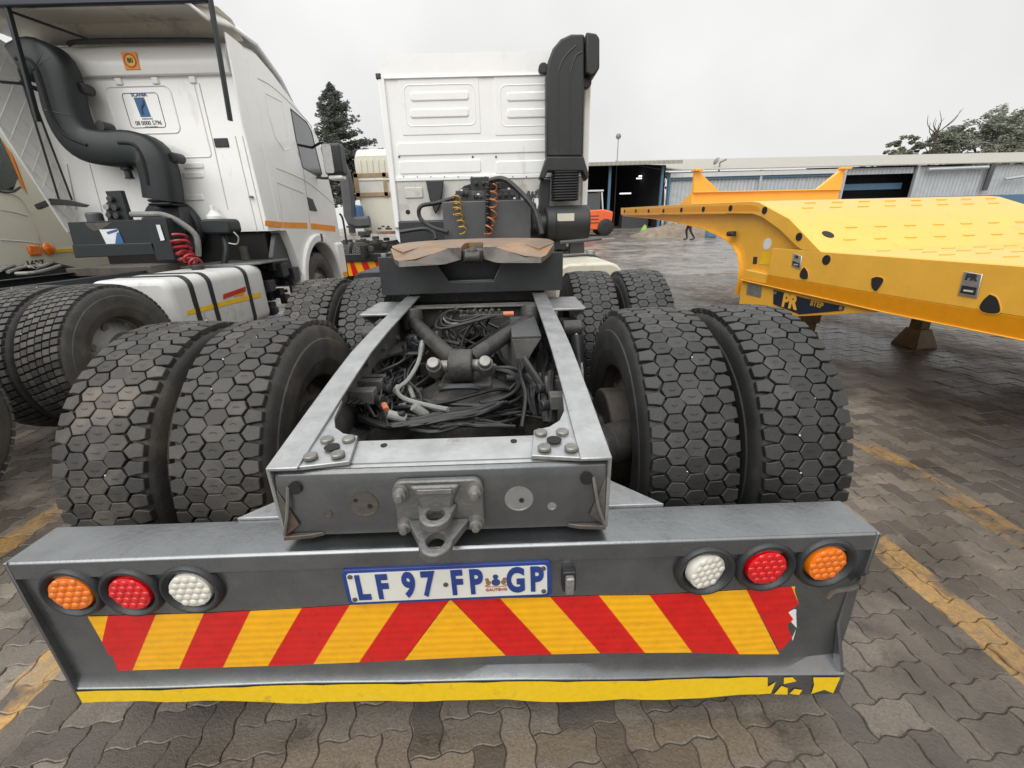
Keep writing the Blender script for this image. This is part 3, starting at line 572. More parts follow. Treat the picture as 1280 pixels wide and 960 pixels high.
# --- axles, differential, V-rod
def axle(ay, nm):
    b = MB(); b.cyl((-.95, ay, .52), (.95, ay, .52), .075, 20); o = b.build(nm, 'railin', truck)
    b = MB(); b.sphere((0, ay, .535), .3, 28, 1.0, .85, .86); b.build('differential_housing', 'iron', o)
    for sx in (-1, 1):
        b = MB(); b.loft([[(sx*x, ay+r*math.cos(2*PI*k/20)*.8, .525+r*math.sin(2*PI*k/20)) for k in range(20)] for x, r in ((.12, .25), (.3, .17), (.4, .11), (.55, .085))]); b.build('axle_cone', 'iron', o)
        b = MB(); b.cyl((sx*.55, ay, .52), (sx*.66, ay, .52), .2, 28); b.build('brake_drum', 'rim', o, .01)
        b = MB(); b.cyl((sx*.47, ay-.25, .60), (sx*.62, ay-.18, .60), .075, 18); b.build('brake_chamber', 'iron', o, .012)
    return o
ax1 = axle(-.02, 'rear_axle'); axle(1.41, 'front_drive_axle')
b = MB(); b.loft([[(x, y, z) for x, y in ((-.105, -.1), (.105, -.1), (.09, .17), (-.09, .17))] for z in (.73, .80)]); b.build('rod_bracket', 'iron', ax1, .012)
b = MB(); b.loft([[(x*k, y, z) for x, y in ((-.13, -.16), (.13, -.16), (.11, .2), (-.11, .2))] for z, k in ((.66, 1.35), (.74, 1))]); b.build('bracket_foot', 'iron', ax1, .015)
K = at_z(581, 452, .88); K.x = -.012
vr = MB(); vr.cyl((K.x-.045, K.y, .865), (K.x+.045, K.y, .865), .062, 26); vrod = vr.build('v_rod', 'iron', truck, .006)
for sx in (-1, 1):
    b = MB(); b.cyl((K.x+sx*.04, K.y, .865), (K.x+sx*.11, K.y-.01, .865), .023, 14); b.lathe([(-.045, .03), (.02, .03), (.025, .024), (.045, .022), (.047, .0001)], (K.x+sx*.095, K.y-.03, .872), (0, -.75, .65), 14, False); b.build('clamp_bolt', 'bolt', vrod, .003)
    b = MB(); b.tube([(K.x+sx*.03, K.y+.03, .875), (K.x+sx*.30, K.y+.62, .905)], .034, 16); b.build('rod_tube', 'iron', vrod)
    b = MB(); b.cyl((K.x+sx*.30, K.y+.62, .86), (K.x+sx*.31, K.y+.65, .965), .055, 18); b.build('rod_end', 'iron', vrod, .008)
b = MB(); b.tube([(K.x-.07, K.y-.09, .805), (K.x-.04, K.y-.1, .815), (K.x+.04, K.y-.1, .815), (K.x+.07, K.y-.09, .805)], .012, 8, 3); b.build('lifting_loop', 'black', vrod)
MB().box(-.39, .39, .76, 1.0, .9, .93).build('added_dark_plate', 'railin', truck, .004); MB().box(-.38, .38, 1.005, 1.03, .45, 1.0).build('added_dark_web', 'railin', truck, .004)  # dark plates added to fill the gap where bright ground showed
# mid crossmember, leaf springs, dampers
b = MB(); b.box(-.39, .39, .70, .74, .78, .965); b.box(-.39, .39, .62, .74, .955, .965); b.build('middle_crossmember', 'railin', truck, .004)
for sx in (-1, 1):
    for k in range(3): MB().box(sx*.46-.035, sx*.46+.035, -.30+.1*k, 1.75-.1*k, .66+.022*k, .678+.022*k).build('leaf_spring', 'iron', truck, .003)
    b = MB(); b.box(min(sx*.397, sx*.56), max(sx*.397, sx*.56), .5, .86, .95, .962); b.prism([(sx*.56, .5, .962), (sx*.56, .86, .962), (sx*.52, .86, .9), (sx*.52, .56, .9)], (sx*.008, 0, 0)); b.build('side_bracket', 'rail', truck, .003)
    b = MB(); b.cyl((sx*.44, .42, .88), (sx*.53, .42, .88), .04, 16); o = b.build('damper_mount', 'iron', truck, .004); MB().tube([(sx*.5, .4, .87), (sx*.515, .28, .72), (sx*.51, .2, .55)], .008, 6, 4).build('linkage_rod', 'alum', o)
    MB().cyl((sx*.5, .36, .86), (sx*.52, .25, .55), .03, 14).build('damper', 'black', o)
# junction box bracket on the right
p0, p1, p2, p3 = [at_z(*q, .925) for q in ((637, 396), (668, 394), (677, 419), (640, 420))]
b = MB().prism([p0, p1, p2, p3], (0, 0, -.012)); jb = b.build('bracket_box', 'greyplastic', truck, .003)
q0, q1, q2 = p0+Vector((0, 0, -.013)), p3+Vector((0, 0, -.013)), p3+Vector((.03, -.01, -.17))
b = MB().prism([q0, q1, q2, q2+Vector((-.05, .02, 0)), q0+Vector((-.075, .02, -.1)), q0+Vector((-.06, .02, -.04))], (.012, .01, 0)); b.build('bracket_side', 'greyplastic', jb, .003)
b = MB().prism([q1, p2+Vector((0, 0, -.013)), p2+Vector((-.03, 0, -.06)), q2], (0, .012, 0)); b.build('bracket_face', 'railin', jb, .003)
# clutter of valves, hoses and cables inside the frame
def hose(pts, r, m, nm='air_hose', sm=6, z=None): dz_ = rv.uniform(-.022, .022); return MB().tube([at_z(x, y, zz+dz_+rv.uniform(-.008, .008)) for x, y, zz in pts], r, 7, sm).build(nm, m, truck)
rv = random.Random(11)
vp = at_z(492, 440, .83); b = MB().box(-.395, -.2, vp.y-.01, vp.y+.22, .815, .823); vpl = b.build('valve_plate', 'railin', truck, .002)
b = MB(); rv = random.Random(11)
for k in range(16):
    x, y = rv.uniform(-.29, -.17), vp.y+rv.uniform(.03, .17); h = rv.uniform(.02, .07); r = rv.uniform(.01, .024); b.cyl((x, y, .82), (x, y, .82+h), r, 10); b.cyl((x-.02, y, .82+h*.7), (x+.03, y+rv.uniform(-.02, .02), .82+h*.7), r*.55, 8)
b.box(-.3, -.19, vp.y+.05, vp.y+.14, .824, .85); b.build('relay_valve', 'black', vpl, .002)
b = MB()
for k in range(6): x, y = rv.uniform(-.29, -.17), vp.y+rv.uniform(.03, .17); b.cyl((x, y, .86), (x, y, .885), .008, 6)
b.build('valve_fittings', 'alum', vpl)
hose([(527, 436, .86), (522, 455, .85), (510, 475, .82), (497, 487, .80), (505, 498, .79), (535, 507, .79), (560, 512, .79)], .0085, 'hosegrey', 'grey_air_hose')
MB().cyl(at_z(528, 428, .875), at_z(526, 442, .855), .013, 10).build('hose_coupling', 'alum', truck)
hose([(531, 428, .87), (550, 426, .87), (575, 430, .87)], .009, 'cable'); MB().cyl(at_z(498, 484, .805), at_z(495, 489, .80), .013, 10).build('hose_joint', 'hosegrey', truck)
for k in range(9):                          # main wiring loom across the back of the axle
    a = rv.uniform(-6, 6); hose([(450+rv.uniform(-5, 5), 520+a*.8, .76), (480, 531+a*.6, .775), (520, 526+a, .785), (555, 519+a, .79), (590, 514+a, .79), (612, 508+a*.8, .79), (628+a, 503, .78)], rv.uniform(.0045, .008), 'cable', 'wiring_loom')
for k in range(7):
    a = k*4+rv.uniform(-2, 2); hose([(600, 503, .79), (618+a*.3, 500, .785), (638+a*.35, 492-a*.2, .77), (646+a*.3, 480-a*.5, .77), (636+a*.2, 468-a*.4, .79), (617, 462-a*.15, .80)], rv.uniform(.0035, .0055), 'cable', 'looped_cable')
for k in range(10):
    x0, y0 = rv.uniform(455, 480), rv.uniform(508, 535); hose([(x0, y0, .74), (x0+rv.uniform(5, 25), y0-rv.uniform(15, 35), .76), (x0+rv.uniform(10, 35), y0-rv.uniform(40, 60), .78), (505+rv.uniform(-10, 15), 462, .8)], rv.uniform(.004, .006), 'cable', 'cable_run')
for k in range(6):
    a = rv.uniform(-5, 5); hose([(545+a, 535, .78), (575, 527+a, .785), (600, 529+a, .785), (640+a, 533, .77)], .0055, 'cable', 'wiring_loom')
for k in range(8):
    a = rv.uniform(-8, 8); hose([(440+a, 505, .80), (462, 498+a, .79), (478, 512+a*.5, .78), (492+a, 534, .78)], .0045, 'cable', 'cable_run')
MB().cyl(at_z(480, 506, .80), at_z(483, 513, .795), .011, 8).build('cable_connector', 'copper', truck)
for pts in ([(683, 525, .72), (684, 500, .75), (676, 480, .8), (664, 462, .84), (655, 448, .88)], [(690, 530, .72), (692, 505, .76), (688, 485, .8), (690, 465, .84)], [(678, 520, .72), (680, 498, .76), (668, 482, .79), (659, 470, .8)], [(684, 524, .76), (660, 520, .74), (635, 518, .74), (615, 512, .76)]): hose(pts, .014 if pts[0][2] < .75 else .005, 'cable', 'corrugated_conduit')
b = MB()
for k in range(14): t = k/13; q = at_z(683-2*t, 526-30*t, .73+.03*t); b.lathe([(-.003, .017), (.003, .017)], q, (0, .5, .8), 10, True)
b.build('conduit_rings', 'cable', truck)
for k in range(34):
    x0, x1, y0 = rv.uniform(432, 470), rv.uniform(600, 700), rv.uniform(498, 536); xm_ = (x0+x1)/2
    if k % 3 == 0: hose([(x0, y0, .7), (x0+rv.uniform(20, 60), y0-rv.uniform(0, 18), .76), (xm_, y0-rv.uniform(-6, 16), .77), (x1-30, y0-rv.uniform(-5, 25), .76), (x1, y0-rv.uniform(-5, 30), .68)], rv.uniform(.004, .009), 'cable', 'cable_run')
    elif k % 3 == 1: x = rv.uniform(452, 540); hose([(x, rv.uniform(515, 535), .74), (x+rv.uniform(-18, 18), 495, .78), (x+rv.uniform(-20, 25), 472, .8), (x+rv.uniform(-10, 40), 450, .82), (x+rv.uniform(0, 60), 430, .8)], rv.uniform(.004, .008), 'cable', 'cable_run')
    else: x = rv.uniform(630, 695); hose([(x, rv.uniform(515, 535), .72), (x+rv.uniform(-14, 14), 495, .76), (x+rv.uniform(-16, 14), 470, .79), (x+rv.uniform(-20, 8), 445, .8), (x+rv.uniform(-30, 0), 420, .82)], rv.uniform(.004, .009), 'cable', 'cable_run')
for k in range(16):
    x, y, z = rv.uniform(452, 690), rv.uniform(440, 530), rv.uniform(.72, .8); p = at_z(x, y, z); d_ = Vector((rv.uniform(-1, 1), rv.uniform(-1, 1), rv.uniform(-.4, .6))).normalized()*rv.uniform(.02, .045)
    MB().cyl(p-d_, p+d_, rv.uniform(.009, .016), 10).build('cable_joint', rv.choice(['black', 'cable', 'iron', 'hosegrey']), truck, .002)
for px, py in ((452, 474), (462, 486), (470, 470), (690, 472), (684, 492)):
    p = at_z(px, py, .84); sg_ = -1 if px < 600 else 1; MB().box(min(sg_*.3, sg_*.388), max(sg_*.3, sg_*.388), p.y-.025, p.y+.025, .79, .84).build('rail_bracket', 'railin', truck, .004); MB().cyl((sg_*.31, p.y, .80), (sg_*.27, p.y-.02, .805), .018, 12).build('plug_socket', 'black', truck, .003)
for k in range(12):                         # front cluster behind the fifth wheel beam
    x0 = rv.uniform(545, 640); hose([(x0, 388+rv.uniform(-3, 6), .96), (x0+rv.uniform(-15, 15), 402, .9), (x0+rv.uniform(-25, 25), 418, .84), (x0+rv.uniform(-20, 20), 436, .78)], rv.uniform(.006, .012), 'cable', 'cable_run')
b = MB(); c = at_z(603, 392, .965)
b.box(c.x-.11, c.x+.1, c.y-.02, c.y+.05, .94, .965); 
for k in range(7): b.cyl((c.x-.1+.03*k, c.y-.0, .96), (c.x-.1+.03*k, c.y, .985), .009, 8)
b.build('valve_manifold', 'iron', truck, .003); MB().cyl((c.x+.1, c.y, .96), (c.x+.15, c.y, .96), .012, 8).build('orange_fitting', 'copper', truck)
for k in range(4): hose([(600+6*k, 395, .95), (575-8*k, 402+3*k, .93), (556-2*k, 396, .94), (565, 388, .95), (590, 391, .96)], .006, 'hosegrey' if k == 1 else 'cable', 'looped_cable')
for k in range(26):
    x, y, z = rv.uniform(-.3, .3), rv.uniform(.3, .68), rv.uniform(.6, .84); s_ = rv.uniform(.02, .055); b = MB()
    if k % 2: b.cyl((x, y, z), (x+rv.uniform(-.08, .08), y+rv.uniform(-.05, .05), z+rv.uniform(-.05, .05)), s_*.6, 10)
    else: b.box(x-s_, x+s_, y-s_*.7, y+s_*.7, z-s_*.6, z+s_*.6)
    b.build('brake_valve', 'iron', truck, .004)
for y, z, r in ((.42, .42, .13), (.75, .45, .13)): MB().lathe([(0, .0001), (.03, r*.8), (.06, r), (.64, r), (.67, r*.8), (.7, .0001)], (-.35, y, z), (1, 0, 0), 22).build('air_reservoir', 'black', truck)
MB().box(-.3, .3, -.45, -.3, .42, .56).build('valve_tray', 'black', truck, .01)
MB().cyl((-.02, .6, .60), (.0, 1.1, .62), .06, 16).build('propeller_shaft', 'iron', truck)
# --- fifth wheel beam and plate
zb0, zt0 = 1.008, 1.214
b = MB(); q = [(-.523, zb0), (.487, zb0), (.487, zt0), (.17, zt0), (.10, 1.07), (-.145, 1.07), (-.225, zt0), (-.523, zt0)]
b.prism([(x, .80, z) for x, z in q], (0, .014, 0)); beam = b.build('fifth_wheel_beam', 'black', truck, .004, label='black cross plate with a trapezoid cut-out under the fifth wheel')
b = MB(); b.prism([(-.145, .80, 1.07), (.10, .80, 1.07), (.10, .93, 1.06), (-.145, .93, 1.06)], (0, 0, .008)); b.build('cutout_lip', 'greyplastic', beam, .002)
b = MB(); b.box(-.523, .487, .815, 1.75, zb0, zb0+.012); b.box(-.523, -.511, .815, 1.7, zb0+.012, 1.15); b.box(.475, .487, .815, 1.7, zb0+.012, 1.15); b.build('mounting_plate', 'black', beam, .003)
def fz(y): return 1.265+(y-.88)*.012
top = [(.052, .74), (.052, .95), (.03, 1.06), (0, 1.1)]
outl = [(.46, 1.0), (.455, .9), (.43, .84), (.30, .62), (.16, .60)]
def ang(a): return (.46*math.cos(a), 1.15+.43*math.sin(a))
right = [(.0, 1.12), (.04, 1.09), (.055, 1.0), (.058, .86), (.26, .86), (.44, .86), (.46, .93), (.46, 1.1)]
arc = [ang(R(a)) for a in range(0, 91, 10)]
topR = [(.04, 1.09), (.055, 1.0), (.06, .80), (.13, .80), (.27, .86), (.36, .74), (.44, .84), (.46, .93)]+arc
b = MB()
fullp = topR+[(-x, y) for x, y in reversed(topR[:-1])]
pl3 = lambda dz: [(x-.008, y, (fz(y) if y >= .86 else fz(.86)-(.86-y)*.2)+dz) for x, y in fullp]
b.loft([pl3(-.05), pl3(0)]); fifth = b.build('fifth_wheel', 'rust', truck, .0015, label='rusty greasy coupling plate of the fifth wheel')
for sx in (-1, 1):
    b = MB(); zA = fz(.86)
    P = [(.062, .80, zA-.012), (.062, .80, zA-.075), (.13, .66, zA-.085), (.16, .63, zA-.085), (.36, .62, zA-.09), (.39, .66, zA-.075), (.448, .84, zA-.055), (.448, .84, zA-.01), (.39, .66, zA-.055), (.36, .625, zA-.062), (.28, .64, zA-.055), (.2, .70, zA-.035), (.13, .79, zA-.015)]
    P = [Vector((sx*x-.008, y, z)) for x, y, z in P]
    lo = [P[1], P[2], P[3], P[4], P[5], P[6]]; hi = [P[0], P[12], P[11], P[9], P[8], P[7]]
    b.loft([lo, hi], closed=False, caps=False); b.build('ramp_skirt', 'ironedge', fifth)
    b = MB(); b.add([P[12], P[11], P[10], P[9], P[8], P[7], Vector((sx*.27-.008, .862, zA+.001))], [(0, 1, 6), (1, 2, 6), (2, 3, 6), (3, 4, 6), (4, 5, 6)]); b.build('ramp', 'rust', fifth)
b = MB(); b.box(-.066, .05, .83, 1.05, 1.17, 1.235); b.cyl((-.05, .8, 1.2), (.035, .8, 1.2), .03, 12); b.sphere((-.008, .82, 1.225), .03, 10); b.build('locking_jaw', 'iron', fifth, .006)
for sx in (-1, 1): MB().box(sx*.33-.06, sx*.33+.06, 1.0, 1.25, 1.02, 1.225).build('pedestal', 'black', fifth, .008)
MB().box(-.505, -.48, .81, .83, 1.2, 1.232).build('marker_tab', 'hosegrey', beam, .002)
MB().box(-.5, .47, .98, 1.0, 1.02, 1.21).build('added_back_plate', 'black', beam, .002)  # dark plate added behind the cut-out to hide the bright ground
# --- cab
CX0, CX1, CY, CZ0, CZ1 = -1.12, 1.155, 3.79, 1.86, 3.06
b = MB(); rings = []
for y, k, zt in ((CY, 0, CZ1), (CY+.5, .0, CZ1+.03), (CY+1.4, 0, CZ1), (CY+1.75, .02, CZ1-.12), (CY+2.0, .05, 2.3), (CY+2.12, .06, 1.6), (CY+2.1, .06, 1.15)):
    rings.append([(x, y, z) for x, z in rrect(CX0+k, CX1-k, 1.14, zt, .14, 5)])
b.loft(rings); cab = b.build('cab', 'white2', truck, 0, label='white sleeper-less cab with embossed rear wall')
b = MB(); b.loft([[(x, y, z) for x, z in rrect(CX0+.03, CX1-.03, 2.5, CZ1+.015+dz, .13, 5)] for y, dz in ((CY-.03, -.05), (CY-.012, 0), (CY+.2, .02))]); 
b = MB(); b.box(CX0+.07, CX1-.06, CY-.022, CY+.02, 2.835, 2.85); b.box(CX0+.07, CX1-.06, CY-.018, CY+.02, CZ0-.01, CZ0+.035); b.build('sill_trim', 'white2', cab, .006)
for x_ in (CX0, CX1-.07): MB().box(x_, x_+.07, CY-.03, CY+.02, 1.35, 2.87).build('corner_trim', 'white2', cab, .012)
MB().box(CX0-.012, CX0+.04, CY-.04, CY+.02, 2.835, 2.885).build('trim_cap', 'black', cab, .006)
def emboss(px0, py0, px1, py1, d=.009, rad=.05, nm='embossed_panel', rev=False):
    a, c = at_y(px0, py0, CY), at_y(px1, py1, CY); rr = rrect(a.x, c.x, c.z, a.z, min(rad, (a.z-c.z)*.45)); rs = rrect(a.x+.014, c.x-.014, c.z+.014, a.z-.014, min(rad, (a.z-c.z)*.4))
    rs = rrect(a.x+.012, c.x-.012, c.z+.012, a.z-.012, max(.004, min(rad, (a.z-c.z)*.45)-.012))
    MB().loft([[(x, CY+.004, z) for x, z in rr], [(x, CY-d, z) for x, z in rs]]).build(nm, 'white2', cab, .003)
def bead(px0, py0, px1, py1, rad=.06):
    a, c = at_y(px0, py0, CY), at_y(px1, py1, CY); b = MB(); rim_ridge(b, [Vector((x, CY-.002, z)) for x, z in rrect(a.x, c.x, c.z, a.z, rad, 5)], .0085); b.build('pressed_bead', 'white2', cab)
for x0, x1, wdt in ((495, 602, 91), (616, 722, 91)):
    emboss(x0, 93, x1, 168, .006, .02); bead(x0+9, 107, x0+100, 156)
    for y0, y1 in ((115, 126), (136, 147)):
        a, c = at_y(x0+17, y0, CY), at_y(x0+92, y1, CY); MB().loft([[(x, CY-.005, z) for x, z in rrect(a.x, c.x, c.z, a.z, .03)], [(x, CY-.017, z) for x, z in rrect(a.x+.014, c.x-.014, c.z+.014, a.z-.014, .02)]]).build('pressed_rib', 'white2', cab, .004)
    emboss(x0+3, 201, x1, 216, .012, .03, 'pressed_rib')
    for k in (4, 96): q = at_y(x0+k, 196, CY); MB().lathe([(0, .011), (.006, .011), (.007, .0001)], (q.x, CY-.002, q.z), (0, -1, 0), 10).build('grommet', 'greyplastic', cab)
emboss(496, 178, 722, 190, .012, .03, 'pressed_rib')
for k in range(12): q = at_y(505+17*k, 221, CY); MB().lathe([(0, .006), (.004, .006), (.004, .0001)], (q.x, CY-.019, q.z), (0, -1, 0), 8).build('sill_hole', 'hole', cab)
# lower rear of the cab
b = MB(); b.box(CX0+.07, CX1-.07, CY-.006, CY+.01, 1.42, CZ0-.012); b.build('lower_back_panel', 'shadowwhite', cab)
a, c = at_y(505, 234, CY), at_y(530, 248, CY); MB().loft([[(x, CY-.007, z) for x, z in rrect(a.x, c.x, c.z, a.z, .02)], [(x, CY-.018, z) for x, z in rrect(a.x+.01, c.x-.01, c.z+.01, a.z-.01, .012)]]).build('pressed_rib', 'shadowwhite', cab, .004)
q = at_y(510, 265, CY); MB().cyl((q.x, CY-.006, q.z), (q.x, CY-.01, q.z), .026, 16).build('drain_hole', 'hole', cab)
b = MB(); b.box(CX0+.05, CX1-.05, CY-.05, CY+1.8, 1.13, 1.43); b.build('rear_mount', 'black', truck, .02)
b = MB(); a = at_y(536, 226, CY-.05); b.prism([at_y(x, y, CY-.03) for x, y in ((533, 226), (555, 226), (552, 255), (545, 268), (538, 250))], (0, -.06, 0)); b.build('cab_mount', 'black', truck, .01)
# engine tunnel opening, batteries/valves above the grey tank
b = MB(); b.prism([at_y(x, y, 3.7) for x, y in ((560, 262), (568, 243), (580, 232), (600, 226), (630, 226), (648, 236), (655, 262))], (0, .1, 0)); b.build('engine_tunnel', 'hole', truck, .02)
b = MB(); b.box(-.435, .44, 2.95, 3.25, 1.12, 1.585); gt = b.build('rear_box', 'greyplastic', truck, .01, label='flat dark grey box standing behind the cab')
for px0, py0, px1, py1, m in ((588, 222, 612, 238, 'black'), (570, 239, 648, 252, 'iron'), (612, 226, 626, 236, 'black'), (590, 240, 606, 252, 'greyplastic'), (626, 238, 646, 250, 'iron'), (575, 236, 588, 250, 'black')):
    a, c = at_y(px0, py0, 3.2), at_y(px1, py1, 3.2); b = MB().box(a.x, c.x, 3.12+random.uniform(0, .1), 3.32, c.z, a.z)
    for k in range(2): b.cyl((a.x+(c.x-a.x)*(.3+.4*k), 3.16, c.z+(a.z-c.z)*.5), (a.x+(c.x-a.x)*(.3+.4*k), 3.08, c.z+(a.z-c.z)*.5), .018, 10)
    b.build('valve_block', m, truck, .006)
for px, py in ((577, 238), (636, 236), (643, 248), (598, 243)): q = at_y(px, py, 3.1); MB().box(q.x-.012, q.x+.012, q.y-.02, q.y, q.z-.008, q.z+.008).build('connector', 'sticker', truck, .002)
def suzi(pts, m, rad, turns, nm):
    b = MB(); P = [at_y(*p) for p in pts]
    for a, c in zip(P, P[1:]): coil(b, a+Vector((0, .02, 0)), c-Vector((0, .05, 0)), rad*1.15, turns, .0075)
    b.build(nm, m, truck)
suzi([(570, 246, 2.92), (573, 268, 2.9)], 'coily', .035, 3, 'yellow_air_coil'); suzi([(573, 268, 2.9), (580, 292, 2.88)], 'coily', .03, 3, 'yellow_air_coil')
suzi([(616, 232, 2.92), (617, 262, 2.9)], 'coilo', .034, 3, 'orange_air_coil'); suzi([(617, 262, 2.9), (610, 292, 2.88)], 'coilo', .036, 3, 'orange_air_coil')
b = MB(); coil(b, at_y(610, 226, 2.9), at_y(610, 290, 2.9), .022, 22, .008); b.build('black_cable_coil', 'cable', truck)
MB().tube([at_y(*p) for p in ((612, 226, 2.95), (630, 224, 2.9), (650, 240, 2.85), (668, 262, 2.8), (677, 292, 2.75))], .026, 10, 6).build('black_hose', 'cable', truck)
MB().tube([at_y(*p) for p in ((566, 248, 3.1), (545, 254, 3.05), (526, 258, 3.0), (525, 272, 3.0), (540, 284, 2.95), (560, 290, 2.9))], .02, 8, 6).build('black_hose', 'cable', truck)
MB().tube([at_y(*p) for p in ((500, 290, 3.2), (530, 286, 3.2), (542, 291, 3.1), (545, 300, 3.0))], .02, 8, 6).build('black_hose', 'cable', truck)
for k in range(8): x = 660+rv.uniform(0, 12); MB().tube([at_y(x, 237+rv.uniform(0, 8), 3.4), at_y(x+rv.uniform(-6, 6), 255, 3.35), at_y(x+rv.uniform(-6, 6), 285, 3.3)], .015, 6, 4).build('cable_run', 'cable', truck)
MB().box(*(lambda a, c: (a.x, c.x, 3.34, 3.36, c.z, a.z))(at_y(668, 248, 3.35), at_y(673, 268, 3.35))).build('white_tag', 'sticker', truck)
# --- snorkel, bellows, air filter
SY = 3.5
def sn(pts, y): return [at_y(x, y_, SY)+Vector((0, y-SY, 0)) for x, y_ in pts]
o1 = [(683, 196), (683, 92), (685, 76), (691, 60), (701, 48), (714, 42), (731, 42), (731, 100), (729, 196)]
b = MB(); b.loft([sn(o1, SY+.2), sn(o1, SY)]); sno = b.build('air_intake_snorkel', 'snork', truck, .022, seg=3, label='tall black plastic air intake stack with hooked top')
b = MB(); oh = [(732, 41), (745, 43), (749, 49), (749, 86), (744, 94), (738, 96), (732, 92)]; b.loft([sn(oh, SY+.27), sn(oh, SY-.03)]); b.build('intake_head', 'snork', sno, .018, seg=3)
b = MB(); of = [(683, 196), (729, 196), (736, 219), (733, 226), (728, 214), (685, 214), (680, 224), (674, 223)]; b.loft([sn(of, SY+.18), sn(of, SY-.03)]); b.build('flared_skirt', 'snork', sno, .012)
for off in (0, 1):
    pts = [(698+15*off, 190), (698+15*off, 100), (700+15*off, 84), (707+13*off, 70), (720+8*off, 57+8*off)]
    MB().tube(sn(pts, SY-.001), .0075, 6, 5).build('moulded_groove', 'black', sno)
for px, py in ((679, 86), (733, 104)): q = at_y(px, py, SY+.1); MB().cyl((q.x, q.y-.03, q.z), (q.x, q.y+.05, q.z), .05, 14).build('mount_lug', 'snork', sno, .008)
b = MB(); l, r_ = at_y(691, 213, SY), at_y(725, 213, SY); zb_ = at_y(700, 250, SY).z; n = 11
for k in range(n):
    z = l.z+(zb_-l.z)*k/n; b.loft([[(x, y, zz) for x, y in rrect(l.x+dd, r_.x-dd, SY-.02+dd, SY+.2-dd, .04, 3)] for zz, dd in ((z, .018), (z-.012, 0), (z-.022, 0), (z-.034, .018))])
b.build('rubber_bellows', 'black', sno)
a, c = at_y(683, 257, 3.45), at_y(736, 301, 3.45); rr_ = (a.z-c.z)/2
b = MB(); b.lathe([(0, .0001), (0, rr_*.92), (.015, rr_), (.10, rr_), (.105, rr_*1.04), (.12, rr_*1.04), (.125, rr_), (c.x-a.x-.02, rr_), (c.x-a.x, rr_*.9), (c.x-a.x, .0001)], (a.x, 3.55, c.z+rr_), (1, 0, 0), 36); af = b.build('air_filter_housing', 'snork', truck)
q0, q1 = at_y(697, 267, 3.34), at_y(718, 276, 3.34); MB().box(q0.x, q1.x, 3.55-rr_-.004, 3.55-rr_+.03, q1.z, q0.z).build('filter_label', 'tankcream', af)
MB().cyl((a.x-.25, 3.55, c.z+rr_), (a.x, 3.55, c.z+rr_), rr_*.6, 20).build('intake_pipe', 'black', af)
MB().prism([at_y(x, y, 3.5) for x, y in ((694, 285), (708, 285), (708, 312), (692, 312))], (0, .1, 0)).build('filter_bracket', 'black', af, .006)
MB().prism([at_y(x, y, 3.6) for x, y in ((712, 300), (730, 300), (732, 340), (712, 340))], (0, .1, 0)).build('support_post', 'greyplastic', truck, .006)
MB().tube([at_y(700, 303, 3.2), at_y(735, 300, 3.2), at_y(752, 298, 3.2)], .018, 8).build('grab_bar', 'greyplastic', truck)
MB().prism([at_y(x, y, 3.65) for x, y in ((676, 224), (688, 224), (686, 262), (672, 280), (668, 268))], (0, .06, 0)).build('stay_bracket', 'black', truck, .008)
b = MB(); b.loft([[(x, y, z) for x, z in rrect(.62, 1.22, .45, 1.02, .13, 5)] for y in (2.25, 4.1)]); ft = b.build('fuel_tank', 'tankcream', truck, .02, label='cream fuel tank ahead of the right wheels')
q = at_y(738, 322, 3.2); MB().cyl((q.x, q.y, 1.0), (q.x, q.y, 1.075), .05, 18).build('tank_cap', 'alum', ft, .006)
MB().tube([(.6, 3.0, 1.0), (.8, 3.0, 1.03), (1.1, 3.0, 1.03), (1.24, 3.0, .92)], .014, 6, 4).build('tank_strap', 'black', ft)
b = MB(); b.loft([[(x, y, z) for x, z in rrect(-1.2, -.62, .45, 1.0, .1, 5)] for y in (2.3, 3.9)]); b.build('battery_box', 'black', truck, .01)

# ================================================================== STEP DECK TRAILER (yellow)
H = R(7.4); S = Vector((-math.sin(H), math.cos(H), 0)); T_ = Vector((math.cos(H), math.sin(H), 0)); TK = .679; TP = Vector((2.854, 1.307, 0)); ZC = 1.3656
trl = thing('step_deck_trailer', 'new yellow step deck trailer with a curved gooseneck on the right', 'trailer', TP, H)
def tw(s, t, z): return TP+S*(s*TK)+T_*(t*TK)+Vector((0, 0, ZC+(z-ZC)*TK))
def tp(px, py, t=0): d = ray(px, py); k = (T_.dot(TP-CAM)+t*TK)/T_.dot(d); return CAM+d*k
TWID = 4.1
